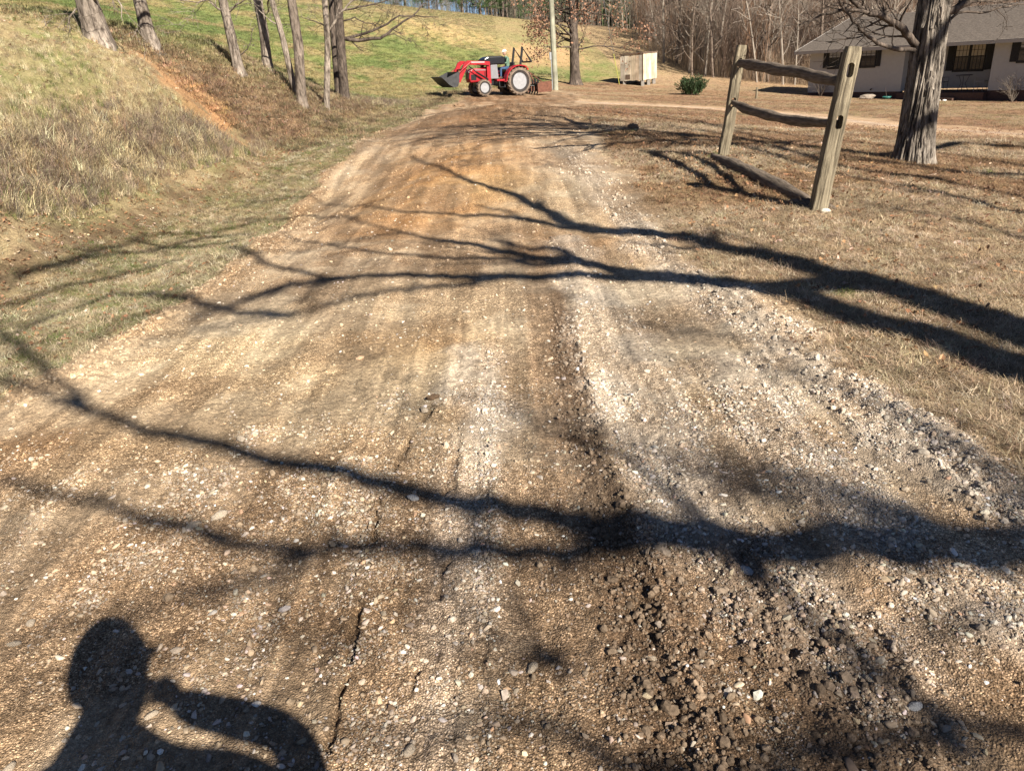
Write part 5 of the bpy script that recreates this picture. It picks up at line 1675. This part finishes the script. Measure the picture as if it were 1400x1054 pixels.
    for px, v, h, lab in ((1131, -.6, 1.1, 'low leafless twiggy shrub below the far left window'), (1396, -.8, 1.2, 'leafless twiggy shrub against the wall at the right edge')):
        p = onfront(px, v); mb = MB()
        for _ in range(16):
            a = rg.uniform(0, 6.28)
            grow(mb, Vector((0, 0, -.03)), Vector((math.cos(a) * .5, math.sin(a) * .5, 1)).normalized(), h * rg.uniform(.6, 1), .014, 2, rg, 4, (2, 4), .2, .3, .5, 0, .004)
        mb.build('bare_shrub', M_TWIG, None, loc=p, label=lab, cat='shrub')
    # spigot on the wall
    u, z = U(1192, 122)
    mb = MB(); mb.tube([(0, 0, 0), (0, -.12 * sy, 0), (0, -.14 * sy, -.06)], .025, 6); mb.build('spigot', M_BLK, root, loc=(u, 0, z))

def shed():
    a, b, c = G(853, 114), G(878, 116), G(895, 115)
    base = G(879, 118); y0 = base.y
    P = PY(879, 112, y0)
    root = empty('plank_shed', base, label='small weathered plank box shed raised on blocks at the edge of the field', cat='shed')
    # corner nearest the viewer is the edge between the broad left face and the narrow right face
    lf = (Vector((PY(848, 90, y0 + 1.0))) - Vector(PY(879, 90, y0))); lf.z = 0
    rt = (Vector((PY(899, 90, y0 + .9))) - Vector(PY(879, 90, y0))); rt.z = 0
    # make the corner square
    ld = lf.normalized(); rd = Vector((ld.y, -ld.x, 0)); rd = rd if rd.y > 0 else -rd
    W = lf.length
    # right face seen obliquely: depth chosen so that it spans to px 899
    De = min(max((PY(899, 90, y0 + 1.3)[0] - P[0]) / max(rd.x, .2), 1.0), 3.0)
    zb = Vector(PY(879, 110, y0)).z - base.z; zt = Vector(PY(879, 73, y0)).z - base.z
    cols = [(.56, .47, .35), (.50, .45, .38), (.62, .54, .42), (.54, .44, .33), (.58, .53, .44)]
    mats = [bark_mat('shed_plank_%d' % i, tuple(q * .75 for q in c_), tuple(min(.9, q * 1.15) for q in c_), (9, 9, .8), .004) for i, c_ in enumerate(cols)]
    dark = simple('shed_trim', (.13, .09, .065), .9, var=.3)
    mb = MB()
    o = Vector((0, 0, 0))
    def quad(mb, p, dx, L0, L1, z0, z1, nrm, t):
        v = []
        for dd in (0, t):
            for (l, z) in ((L0, z0), (L1, z0), (L1, z1), (L0, z1)):
                v.append(p + dx * l + Vector((0, 0, z)) + nrm * dd)
        mb.add(v, [(0, 1, 2, 3), (7, 6, 5, 4), (0, 4, 5, 1), (1, 5, 6, 2), (2, 6, 7, 3), (3, 7, 4, 0)])
    inner = MB()
    quad(inner, ld * .03 + rd * .03, ld, 0, W - .06, zb + .02, zt - .03, rd, De - .06)
    inner.build('frame_box', dark, root)
    n = 6
    for i in range(n):
        if i == 3:
            pass
        mb = MB(); quad(mb, o, ld, W * i / n + .008, W * (i + 1) / n - .008, zb + .015 * (i % 2), zt - .02, -rd, .022)
        mb.build('plank', mats[(i * 2 + 1) % 5], root)
    n = 5
    for i in range(n):
        mb = MB(); quad(mb, o, rd, De * i / n + .008, De * (i + 1) / n - .008, zb + .01 * (i % 3), zt - .02, -ld, .022)
        mb.build('plank', mats[(i + 2) % 5], root)
    mb = MB(); quad(mb, o - rd * .022, ld, W * .56, W * .76, zb + .10, zb + .38, -rd, .012); mb.build('hatch', dark, root)
    mb = MB(); quad(mb, o - ld * .06 - rd * .06, ld, 0, W + .12, zt - .02, zt + .05, rd, De + .12); mb.build('roof', dark, root)
    mb = MB(); quad(mb, o - rd * .035, ld, -.02, .03, zb, zt, rd, .05); mb.build('corner_post', dark, root)
    mk = simple('concrete_block', (.22, .20, .18), .9, var=.2, scale=10, bump=.01)
    for l, d_ in ((.12, .15), (W - .2, .15), (.12, De * .5), (.12, De - .2), (W - .2, De - .2)):
        p = ld * l + rd * d_
        gzv = gz(base.x + p.x, base.y + p.y) - base.z
        mb = MB(); mb.box(p.x - .1, p.x + .1, p.y - .15, p.y + .15, gzv - .05, zb - .003); mb.build('block', mk, root)
    # yellow guard on a guy wire
    gy = simple('guy_yellow', (.36, .36, .08), .5, var=.1)
    yg = y0 + .6; q0 = Vector(PY(847, 109, yg)); q0.z = gz(q0.x, q0.y); q1 = Vector(PY(839, 74, yg))
    g = empty('guy_wire_guard', q0, label='yellow plastic guard sleeve on a slanting guy wire left of the shed', cat='guy wire')
    mb = MB(); mb.tube([(0, 0, -.05), (q1 - q0)], .022, 8); mb.build('sleeve', gy, g)
    mb = MB(); mb.tube([(q1 - q0), (q1 - q0) * 5.2], .012, 5); mb.build('wire', simple('steel_wire', (.3, .3, .3), .4, metal=1), g)

def pole():
    p = Vector(PY(759, 112, 45)); p.z = gz(p.x, p.y)
    t = Vector(PY(753.5, 0, 45)) - p
    root = empty('utility_pole', p, label='weathered greenish wooden utility pole behind the tractor', cat='utility pole')
    mp = bark_mat('pole_wood', (.20, .20, .15), (.36, .36, .29), (12, 12, .7), .006)
    mb = MB(); mb.tube([(0, 0, -.3), (0, 0, 0), t, t * 1.9], [.17, .165, .145, .115], 16); mb.build('pole', mp, root, smooth=True)
    mb = MB(); q = t * .40
    mb.box(q.x - .25, q.x - .14, q.y - .1, q.y + .1, q.z - .25, q.z + .15); mb.build('meter_box', simple('box_grey', (.3, .31, .32), .5, var=.1), root, bevel=.01)
    mb = MB(); mb.tube([(-.17, -.05, 0), t * .38 + Vector((-.17, -.05, 0))], .022, 8); mb.build('conduit', simple('conduit_grey', (.34, .35, .36), .5, var=.1), root)
    top = t * 1.82
    mb = MB(); mb.box(top.x - 1.1, top.x + 1.1, -.2 + top.y, -.08 + top.y, top.z - .05, top.z + .07); mb.build('crossarm', mp, root)
    for dx in (-.95, -.4, .4, .95):
        mb = MB(); mb.lathe([(.03, 0), (.06, .04), (.035, .08), (.05, .12), (.02, .16)], 10); o = mb.build('insulator', M_RAIL2, root); o.location = (top.x + dx, top.y - .14, top.z + .07)

def bush():
    p = Vector(PY(945, 119, 43)); p.z = gz(p.x, p.y)
    rg = random.Random(4); root = empty('evergreen_bush', p, label='low wide dark green evergreen bush in front of the thicket', cat='bush')
    mb = MB(); V, F = [], []
    for _ in range(46):
        a = rg.uniform(0, 6.283); tilt = rg.uniform(.15, .95)
        d = Vector((math.cos(a) * tilt * 1.25, math.sin(a) * tilt * .8, 1)).normalized(); L = rg.uniform(.55, 1.0)
        s = Vector((math.cos(a) * .35 * rg.random(), math.sin(a) * .25 * rg.random(), 0))
        mb.tube([s, s + d * L], [.015, .005], 4, cap=False)
        for _ in range(95):
            c = s + d * L * rg.uniform(.12, 1.05) + Vector((rg.gauss(0, .06), rg.gauss(0, .06), rg.gauss(0, .05)))
            u = (d + _perp(d, rg) * .9).normalized(); w = _perp(u, rg) * .02; q = rg.uniform(.06, .13); k = len(V)
            V += [c - w, c + w, c + u * q + w * .5, c + u * q - w * .5]; F.append((k, k + 1, k + 2, k + 3))
    mb.build('stems', M_TWIG, root)
    link('foliage', fast_mesh('foliage', V, F, [simple('evergreen', (.032, .058, .02), .7, var=.5, scale=4)], smooth=False), root)

# ------------------------------------------------------------ people
def skin_body(name, J, E, mats, zone, parent, sub=2):
    """J: {name:(x,y,z,r)}, E: edges; one continuous surface; zone(point)->material index"""
    names = list(J)
    me = bpy.data.meshes.new(name)
    me.from_pydata([J[k][:3] for k in names], [(names.index(a), names.index(b)) for a, b in E], [])
    o = bpy.data.objects.new('tmp', me); COL.objects.link(o)
    o.modifiers.new('s', 'SKIN')
    for i, k in enumerate(names):
        q = J[k]; rr = q[3]
        me.skin_vertices[0].data[i].radius = (rr, q[4] if len(q) > 4 else rr)
    me.skin_vertices[0].data[0].use_root = True
    sb = o.modifiers.new('u', 'SUBSURF'); sb.levels = sub
    dg = bpy.context.evaluated_depsgraph_get(); dg.update()
    m2 = bpy.data.meshes.new_from_object(o.evaluated_get(dg))
    bpy.data.objects.remove(o)
    m2.name = name
    m2.materials.clear()
    for m in mats: m2.materials.append(m)
    for p in m2.polygons:
        p.material_index = zone(p.center); p.use_smooth = True
    return link(name, m2, parent)

def head_mesh(mat, parent, c, yaw, s=1.0):
    """head with brow, nose, mouth, chin and ears, facing +x before the yaw"""
    bm = bmesh.new(); bmesh.ops.create_uvsphere(bm, u_segments=28, v_segments=20, radius=1)
    for v in bm.verts:
        x, y, z = v.co
        f = max(0, x)
        w = .078 * (1 - .16 * max(0, -z)); 
        px_ = x * .098; py_ = y * w; pz_ = z * .122
        if x > 0: px_ -= .012 * (abs(z + .1) < .12) * (abs(abs(y) - .38) < .2)
        nose = math.exp(-((y / .16) ** 2)) * math.exp(-(((z + .12) / .22) ** 2)) * (x > .3)
        px_ += .024 * nose
        mouth = math.exp(-((y / .3) ** 2)) * math.exp(-(((z + .48) / .06) ** 2)) * (x > .3)
        px_ -= .006 * mouth
        chin = math.exp(-((y / .35) ** 2)) * math.exp(-(((z + .82) / .2) ** 2)) * f
        px_ += .02 * chin
        ear = math.exp(-((x / .12) ** 2)) * math.exp(-(((z + .05) / .22) ** 2))
        py_ += .016 * ear * (1 if y > 0 else -1) * (abs(y) > .6)
        v.co = (px_, py_, pz_)
    me = bpy.data.meshes.new('head'); bm.to_mesh(me); bm.free(); me.materials.append(mat)
    me.polygons.foreach_set('use_smooth', np.ones(len(me.polygons), bool))
    o = link('head', me, parent); o.location = c; o.rotation_euler = (0, 0, yaw); o.scale = (s, s, s)
    return o

def cap_mesh(mat, parent, c, yaw, s=1.0):
    bm = bmesh.new(); bmesh.ops.create_uvsphere(bm, u_segments=24, v_segments=16, radius=1)
    bmesh.ops.delete(bm, geom=[v for v in bm.verts if v.co.z < -.05], context='VERTS')
    for v in bm.verts: v.co = (v.co.x * .108, v.co.y * .090, v.co.z * (.098 if s < 1.2 else .145))
    mb = MB()
    n = 10
    top = [(.06 + .0 * i, 0, 0) for i in range(1)]
    P = []
    for i in range(n + 1):
        a = -1.15 + 2.3 * i / n
        P.append((.10 * math.cos(a), .085 * math.sin(a), -.004)); 
    Q = [(.10 + (.085 if s < 1.2 else -.005) * math.cos(-1.45 + 2.9 * i / n), .078 * math.sin(-1.45 + 2.9 * i / n), -.018 + .012 * math.cos(math.pi * (i / n - .5))) for i in range(n + 1)]
    vs = [bm.verts.new(p) for p in P]; ws = [bm.verts.new(p) for p in Q]
    for i in range(n): bm.faces.new((vs[i], ws[i], ws[i + 1], vs[i + 1]))
    me = bpy.data.meshes.new('cap'); bm.to_mesh(me); bm.free(); me.materials.append(mat)
    me.polygons.foreach_set('use_smooth', np.ones(len(me.polygons), bool))
    o = link('cap', me, parent); o.location = (c[0], c[1], c[2] + .035 * s); o.rotation_euler = (0, 0, yaw); o.scale = (s, s, s)
    sd = o.modifiers.new('t', 'SOLIDIFY'); sd.thickness = .004
    return o

def fingers(J, E, wrist, d, s, side, curl=.6, pre=''):
    """palm and five unequal bent fingers from a wrist; d forward, s towards the thumb"""
    up = d.cross(s).normalized() * side
    palm = wrist + d * .085
    J[pre + 'palm'] = (*palm, .030, .018)
    for i, (off, L) in enumerate(((.030, .070), (.010, .080), (-.010, .074), (-.028, .058))):
        k0 = palm + s * off + d * .01
        a = curl * .5; b = curl * 1.3
        k1 = k0 + (d * math.cos(a) - up * math.sin(a)) * L * .5
        k2 = k1 + (d * math.cos(b) - up * math.sin(b)) * L * .5
        for t, q, r in (('a', k0, .0095), ('b', k1, .0085), ('c', k2, .0075)): J['%sf%d%s' % (pre, i, t)] = (*q, r)
        E += [(pre + 'palm', '%sf%da' % (pre, i)), ('%sf%da' % (pre, i), '%sf%db' % (pre, i)), ('%sf%db' % (pre, i), '%sf%dc' % (pre, i))]
    t0 = wrist + d * .03 + s * .03; t1 = t0 + (d * .6 + s * .6).normalized() * .04; t2 = t1 + (d * .9 + s * .1 - up * .3).normalized() * .035
    for t, q, r in (('a', t0, .012), ('b', t1, .0105), ('c', t2, .009)): J[pre + 't' + t] = (*q, r)
    E += [(pre + 'palm', pre + 'ta'), (pre + 'ta', pre + 'tb'), (pre + 'tb', pre + 'tc')]

M_SKIN = simple('skin', (.42, .25, .18), .6, var=.06)
def photographer():
    """stands behind the camera; only the shadow is in the picture"""
    bx, by = .04, -.36
    root = empty('person', (bx, by, gz(bx, by)), label='person in jacket, jeans and cap photographing the drive, only the shadow in view', cat='person')
    V = Vector
    J = {'pelvis': (0, 0, .98, .145, .11), 'waist': (0, 0, 1.12, .135, .10), 'chest': (0, .01, 1.34, .165, .115), 'neck0': (0, 0, 1.50, .115, .10), 'neck': (0, .01, 1.60, .075)}
    E = [('pelvis', 'waist'), ('waist', 'chest'), ('chest', 'neck0'), ('neck0', 'neck')]
    for n, s in (('l', -1), ('r', 1)):
        J[n + 'hip'] = (s * .10, 0, .90, .092); J[n + 'knee'] = (s * .12, .02, .50, .062); J[n + 'ank'] = (s * .13, -.01, .10, .045); J[n + 'toe'] = (s * .15, .15, .045, .042)
        E += [('pelvis', n + 'hip'), (n + 'hip', n + 'knee'), (n + 'knee', n + 'ank'), (n + 'ank', n + 'toe')]
    J['rsh'] = (.22, 0, 1.44, .085); J['relb'] = (.41, .03, 1.33, .070); J['rmid'] = (.36, .15, 1.43, .062); J['rwr'] = (.13, .15, 1.52, .052)
    J['lsh'] = (-.22, 0, 1.44, .085); J['lelb'] = (-.32, .12, 1.24, .062); J['lwr'] = (-.15, .24, 1.53, .036)
    E += [('chest', 'rsh'), ('rsh', 'relb'), ('relb', 'rmid'), ('rmid', 'rwr'), ('chest', 'lsh'), ('lsh', 'lelb'), ('lelb', 'lwr')]
    fingers(J, E, V(J['rwr'][:3]), V((-.85, .25, .35)).normalized(), V((.0, .2, .8)).normalized(), 1, .8, 'r'); E.append(('rwr', 'rpalm'))
    fingers(J, E, V(J['lwr'][:3]), V((.85, .25, .35)).normalized(), V((.0, .2, .8)).normalized(), -1, .8, 'l'); E.append(('lwr', 'lpalm'))
    jk = simple('jacket', (.06, .07, .09), .8); jn = simple('jeans', (.07, .10, .17), .85); bt = simple('boots', (.08, .05, .03), .7)
    def zone(c):
        if c.z < .13: return 3
        if c.z < 1.0 and abs(c.x) < .3 and c.y < .2: return 2
        if c.z > 1.53 and abs(c.x) < .09 and c.y < .12: return 0
        if c.y > .27: return 0
        return 1
    skin_body('body', J, E, [M_SKIN, jk, jn, bt], zone, root)
    head_mesh(M_SKIN, root, (.0, .03, 1.70), R(90), 1.12)
    cap_mesh(simple('cap_dark', (.05, .05, .06), .8), root, (.0, .03, 1.715), R(90), 1.28)

def tractor():
    red = simple('tractor_red', (.30, .010, .016), .38, var=.2, scale=5, spec=.4, coat=.15)
    blk = simple('tractor_black', (.012, .012, .013), .4, var=.3, spec=.4)
    gry = simple('tractor_grey', (.19, .19, .205), .5, var=.12)
    rub = simple('tyre_rubber_dusty', (.16, .12, .09), .9, var=.45, scale=6, bump=.006)
    side_m = simple('tyre_sidewall', (.035, .03, .027), .9, var=.4, scale=6)
    sil = simple('rim_silver', (.30, .30, .31), .5, metal=.2, var=.15)
    stl = simple('bucket_steel', (.05, .05, .052), .5, metal=.3, var=.4, scale=6)
    rust = simple('rusty_steel', (.13, .055, .035), .85, var=.4, scale=9)
    wht = simple('decal_white', (.7, .7, .7), .5, var=.03)
    YD = 40.0
    w = Vector(PY(709.5, 130, YD)); rz = R(-156)
    left = Vector((math.cos(rz + R(90)), math.sin(rz + R(90)), 0)); fwd = Vector((math.cos(rz), math.sin(rz), 0))
    p = w - left * .59; p.z = w.z
    zf = p + fwd * 1.99
    root = empty('compact_tractor', p, rz, label='red compact tractor with raised front loader bucket, facing left across the drive', cat='tractor')
    root.scale = (.95,) * 3
    root.rotation_euler = (0, R(-3), rz)
    def wheel(x, y, r, wd, n_lug, side):
        nonlocal rub
        z = r
        wr = MB()
        ri = r * .60
        prof = [(ri, -wd * .42), (r * .80, -wd * .50), (r * .93, -wd * .47), (r * .97, -wd * .36), (r * .975, 0), (r * .97, wd * .36), (r * .93, wd * .47), (r * .80, wd * .50), (ri, wd * .42), (ri * 1.02, 0)]
        wr.lathe(prof, 40, 0, None, True)
        for i in range(n_lug):
            for s in (-1, 1):
                a = 2 * math.pi * (i + (.5 if s > 0 else 0)) / n_lug
                M = Matrix.Rotation(a, 4, 'Z') @ Matrix.Translation((r * .965, 0, s * wd * .24)) @ Matrix.Rotation(s * .75, 4, 'X')
                wr.box(-.03, r * .05, -.026, .026, -wd * .30, wd * .30, 0, M)
        e = wr.build('wheel', [rub, side_m], root)
        for pl in e.data.polygons:
            c = pl.center
            if math.hypot(c.x, c.y) < r * .84: pl.material_index = 1
        e.rotation_euler = (R(90), 0, 0); e.location = (x, y, z)
        rm = MB()
        o = .5 * wd * side * -1
        # dish: profile in z along the axle; outer side is at -side*z after the turn
        k = -side
        rm.lathe([(ri * 1.03, k * wd * .40), (ri * .97, k * wd * .43), (ri * .93, k * wd * .36), (ri * .86, k * wd * .16), (ri * .45, k * wd * .10), (ri * .40, k * wd * .2), (ri * .22, k * wd * .22), (.001, k * wd * .22)], 32)
        rmo = rm.build('rim', sil, e, smooth=False)
        hb = MB(); hb.lathe([(ri * .20, k * wd * .2), (ri * .2, k * wd * .34), (ri * .12, k * wd * .38), (.001, k * wd * .38)], 16)
        for q in range(8):
            a = q * math.pi / 4
            hb.tube([(math.cos(a) * ri * .33, math.sin(a) * ri * .33, k * wd * .2), (math.cos(a) * ri * .33, math.sin(a) * ri * .33, k * wd * .25)], .014, 6)
        hb.build('hub', simple('hub_dark', (.15, .14, .13), .6), e)
        if r > .5:
            hl = MB()
            for q in range(8):
                a = (q + .5) * math.pi / 4
                c = Vector((math.cos(a) * ri * .70, math.sin(a) * ri * .70, k * wd * .155))
                hl.tube([c - Vector((0, 0, .01)), c + Vector((0, 0, .012 * k)) * 1.5], ri * .12, 8)
            hl.build('rim_holes', simple('hole_dark', (.05, .05, .05), .8), e)
    wheel(0, .62, .68, .36, 20, 1); wheel(0, -.62, .68, .36, 20, -1)
    wheel(1.99, .56, .40, .24, 16, 1); wheel(1.99, -.56, .40, .24, 16, -1)
    mb = MB()
    mb.prism([(-.3, .45), (.9, .45), (1.2, .5), (2.3, .5), (2.3, .72), (1.2, .8), (.5, .95), (-.3, .95)], -.2, .2)
    mb.box(1.9, 2.08, -.45, .45, .33, .47); mb.tube([(0, -.5, .68), (0, .5, .68)], .11, 12)
    mb.build('chassis', blk, root, bevel=.02)
    mb = MB(); mb.prism([(1.45, .72), (2.62, .66), (2.70, .85), (2.66, 1.20), (2.50, 1.34), (1.45, 1.42)], -.29, .29); hd = mb.build('hood', red, root, bevel=.05)
    mb = MB()
    for s in (-1, 1):
        for q in range(5):
            mb.box(1.62 + q * .05, 1.64 + q * .05, *sorted((s * .291, s * .300)), .92, 1.18)
        mb.box(2.3, 2.6, *sorted((s * .291, s * .299)), .78, 1.05)
    mb.build('side_grille', blk, hd)
    mb = MB(); mb.box(2.685, 2.71, -.2, .2, .86, 1.15); mb.build('front_grille', blk, hd)
    for s in (-1, 1):
        mb = MB(); mb.box(2.655, 2.70, *sorted((s * .10, s * .25)), 1.16, 1.24); mb.build('headlight', wht, root)
        mb = MB(); mb.box(1.75, 2.35, *sorted((s * .291, s * .2975)), 1.24, 1.285); mb.build('decal', gry, hd)
    # dark rounded upper cowl / screen
    mb = MB(); mb.prism([(.62, 1.52), (1.88, 1.46), (1.93, 1.62), (1.86, 1.80), (1.62, 1.90), (.85, 1.93), (.64, 1.86)], -.36, .36); mb.build('dark_cowl', simple('cowl_black', (.010, .010, .012), .25, var=.2, spec=.5), root, bevel=.07)
    mb = MB(); mb.prism([(1.02, .82), (1.48, .82), (1.48, 1.47), (1.30, 1.60), (1.10, 1.60)], -.33, .33); mb.build('pedestal', gry, root, bevel=.03)
    mb = MB()
    for s in (-1, 1): mb.box(.45, 1.25, *sorted((s * .24, s * .60)), .70, .80)
    mb.build('footboard', red, root, bevel=.01)
    mb = MB(); mb.box(.78, 1.12, .52, .66, .40, .43); mb.tube([(.80, .6, .42), (.80, .55, .72)], .018, 6); mb.tube([(1.10, .6, .42), (1.10, .55, .72)], .018, 6); mb.build('step', blk, root)
    mb = MB(); mb.tube([(1.12, 0, 1.50), (.93, 0, 1.66)], .025, 8)
    n = 20; c = Vector((.92, 0, 1.67)); ax1 = Vector((0, 1, 0)); ax2 = Vector((.68, 0, .73))
    ring = [c + (ax1 * math.cos(2 * math.pi * i / n) + ax2 * math.sin(2 * math.pi * i / n)) * .19 for i in range(n + 1)]
    mb.tube(ring, .015, 6, cap=False)
    for q in range(3): mb.tube([c, c + (ax1 * math.cos(2.09 * q) + ax2 * math.sin(2.09 * q)) * .19], .01, 5)
    mb.build('steering_wheel', blk, root)
    mb = MB(); mb.box(.12, .55, -.24, .24, 1.14, 1.26); mb.prism([(.05, 1.22), (.17, 1.22), (.10, 1.62), (.0, 1.62)], -.23, .23); mb.build('seat', blk, root, bevel=.03)
    # fenders: arc over each rear wheel
    for s in (-1, 1):
        mb = MB(); pr, pi_ = [], []
        for q in range(11):
            a = R(2) + (R(125) - R(2)) * q / 10
            rr_ = .80 if q < 9 else .82
            pr.append((rr_ * math.cos(a) * 1.0, .68 + rr_ * math.sin(a))); pi_.append(((rr_ - .05) * math.cos(a), .68 + (rr_ - .05) * math.sin(a)))
        pr = [(.86, .66)] + pr; pi_ = [(.80, .66)] + pi_
        y0, y1 = sorted((s * .38, s * .80))
        for q in range(len(pr) - 1):
            mb.prism([pr[q], pr[q + 1], pi_[q + 1], pi_[q]], y0, y1)
        ypl = sorted((s * .375, s * .395))
        mb.prism(pr + [(-.45, .9), (.3, .8)], *ypl)
        f = mb.build('fender', red, root)
        mb = MB(); mb.box(-.52, -.46, *sorted((s * .62, s * .76)), 1.22, 1.30); mb.build('tail_lamp', simple('lamp_red', (.5, .02, .02), .3), root)
    # folded roll bar
    for s in (-1, 1):
        mb = MB(); y = s * .50
        mb.prism([(-.12, 1.40), (-.22, 1.40), (-.36, 2.30), (-.26, 2.36)], y - .032, y + .032)
        mb.prism([(-.27, 2.36), (-.34, 2.26), (-.86, 1.66), (-.80, 1.60), (-.78, 1.62)][0:4], y - .04, y + .04)
        mb.prism([(-.10, .95), (-.2, .95), (-.22, 1.41), (-.12, 1.41)], y - .04, y + .04)
        mb.build('roll_bar_leg', blk, root, bevel=.01)
    mb = MB(); mb.box(-.88, -.79, -.50, .50, 1.58, 1.66); mb.build('roll_bar_crosspiece', blk, root, bevel=.01)
    # loader
    for s in (-1, 1):
        y0, y1 = s * .47 - .045, s * .47 + .045
        mb = MB()
        prof = [(1.62, 1.66), (2.85, 1.72), (3.02, 1.62), (3.42, .86), (3.46, .70), (3.30, .68), (2.84, 1.50), (2.72, 1.56), (1.62, 1.48)]
        # split so that every piece is convex
        mb.prism([prof[0], prof[1], prof[7], prof[8]], y0, y1); mb.prism([prof[1], prof[2], prof[6], prof[7]], y0, y1); mb.prism([prof[2], prof[3], prof[5], prof[6]], y0, y1); mb.prism([prof[3], prof[4], prof[5]], y0, y1)
        ar = mb.build('loader_arm', red, root)
        mb = MB(); mb.box(1.9, 2.7, *sorted((s * .5165, s * .522)), 1.60, 1.665)
        mb.build('arm_decal', simple('decal_pale', (.35, .3, .3), .5, var=.1), ar)
        mb = MB(); mb.prism([(1.50, .55), (1.72, .55), (1.74, 1.60), (1.56, 1.66)], s * .40 - .03, s * .40 + .03); mb.build('loader_post', red, root)
        mb = MB(); mb.tube([(1.70, s * .47, .80), (2.35, s * .47, 1.16)], .045, 8); mb.tube([(2.3, s * .47, 1.13), (2.78, s * .47, 1.46)], .025, 8); mb.build('lift_cylinder', blk, root)
        mb = MB(); mb.tube([(2.70, s * .60, 1.64), (3.10, s * .60, 1.36)], .04, 8); mb.tube([(3.08, s * .6, 1.37), (3.44, s * .6, 1.10)], .022, 8); mb.build('tilt_cylinder', red, root)
    mb = MB(); mb.tube([(3.05, -.47, 1.30), (3.05, .47, 1.30)], .05, 10); mb.build('arm_cross_tube', red, root)
    mb = MB()
    sec = [(4.42, .96), (4.05, .62), (3.78, .46), (3.56, .50), (3.46, .74), (3.44, 1.20)]
    inn = [(4.40, .985), (4.04, .66), (3.79, .50), (3.60, .53), (3.50, .75), (3.48, 1.20)]
    for q in range(len(sec) - 1): mb.prism([sec[q], sec[q + 1], inn[q + 1], inn[q]], -.78, .78)
    for s in (-1, 1):
        yy = sorted((s * .781, s * .80))
        mb.prism([(4.30, .86), (4.05, .62), (3.78, .46), (3.56, .50), (3.46, .74), (3.44, 1.22), (3.72, 1.10)], *yy)
    mb.box(4.36, 4.46, -.78, .78, .945, .965)
    mb.build('bucket', stl, root)
    mb = MB(); mb.box(1.0, 1.35, -.5, -.3, .5, .75); mb.tube([(1.5, -.2, 1.4), (1.5, -.2, 1.4)], .01, 4); mb.build('battery_box', blk, root)
    # box blade behind
    bz = p - fwd * 1.05; bz.z = gz(bz.x, bz.y)
    bb = empty('box_blade', bz, rz, label='rusty box blade scraper hitched behind the red tractor', cat='implement')
    mb = MB()
    for s in (-1, 1):
        mb = MB(); mb.prism([(-.75, .10), (.05, .10), (.05, .52), (-.10, .60), (-.75, .60)], *sorted((s * .76, s * .79))); mb.build('side_plate', rust, bb)
    mb = MB(); mb.box(-.72, -.66, -.757, .757, .08, .55); mb.build('moldboard', rust, bb)
    mb = MB(); mb.box(-.12, -.02, -.757, .757, .42, .52); mb.build('shank_bar', blk, bb)
    for k in range(5):
        mb = MB(); y = -.6 + k * .3; mb.prism([(-.11, .75), (-.03, .75), (-.03, .2), (.06, .02), (.0, .02), (-.11, .2)], y - .02, y + .02); mb.build('ripper_shank', blk, bb)
    mb = MB()
    mb.tube([(-.05, -.3, .5), (.05, 0, 1.05), (-.05, .3, .5)], .03, 8); mb.tube([(.05, 0, 1.05), (-.68, 0, .52)], .03, 8)
    mb.build('hitch_frame', rust, bb)
    mb = MB()
    for s in (-1, 1): mb.tube([(0, s * .32, .42), (.95, s * .25, .50)], .03, 8)
    mb.tube([(.05, 0, 1.03), (.9, 0, .95)], .025, 8)
    mb.build('link_arm', blk, bb)
    # driver
    dr = empty('person', p, rz, label='person in white cap, green shirt and blue jeans driving the red tractor', cat='person')
    dr.scale = (.95,) * 3
    J = {'pelvis': (.30, 0, 1.36, .15, .13), 'waist': (.28, 0, 1.52, .14, .12), 'chest': (.30, 0, 1.74, .18, .13), 'neck0': (.33, 0, 1.90, .075), 'neck': (.36, 0, 1.97, .055)}
    E = [('pelvis', 'waist'), ('waist', 'chest'), ('chest', 'neck0'), ('neck0', 'neck')]
    V = Vector
    for n, s in (('l', 1), ('r', -1)):
        J[n + 'hip'] = (.36, s * .11, 1.34, .10); J[n + 'knee'] = (.78, s * .24, 1.36, .072); J[n + 'ank'] = (.84, s * .30, .93, .048); J[n + 'toe'] = (1.02, s * .32, .865, .045)
        E += [('pelvis', n + 'hip'), (n + 'hip', n + 'knee'), (n + 'knee', n + 'ank'), (n + 'ank', n + 'toe')]
        J[n + 'sh'] = (.32, s * .22, 1.84, .075); J[n + 'elb'] = (.46, s * .30, 1.58, .052); J[n + 'wr'] = (.74, s * .20, 1.68, .034)
        E += [('chest', n + 'sh'), (n + 'sh', n + 'elb'), (n + 'elb', n + 'wr')]
        fingers(J, E, V(J[n + 'wr'][:3]), V((1, 0, .05)).normalized(), V((0, -s * .6, .8)).normalized(), s, 1.1, n); E.append((n + 'wr', n + 'palm'))
    sh = simple('shirt_green', (.10, .17, .12), .85, var=.25); jn = simple('jeans_blue', (.035, .07, .14), .85, var=.3); bt = simple('boots_brown', (.10, .06, .035), .8)
    def zone(c):
        if c.z < .97: return 3
        if c.z < 1.44 and not (c.x > .4 and c.z > 1.48): return 2
        if c.z > 1.94: return 0
        if c.x > .74: return 0
        return 1
    skin_body('body', J, E, [M_SKIN, sh, jn, bt], zone, dr)
    head_mesh(M_SKIN, dr, (.40, 0, 2.10), 0)
    cap_mesh(simple('cap_white', (.75, .73, .70), .8, var=.05), dr, (.40, 0, 2.12), 0, 1.15)
TR = {}
house(); shed(); pole(); bush(); tractor(); photographer()
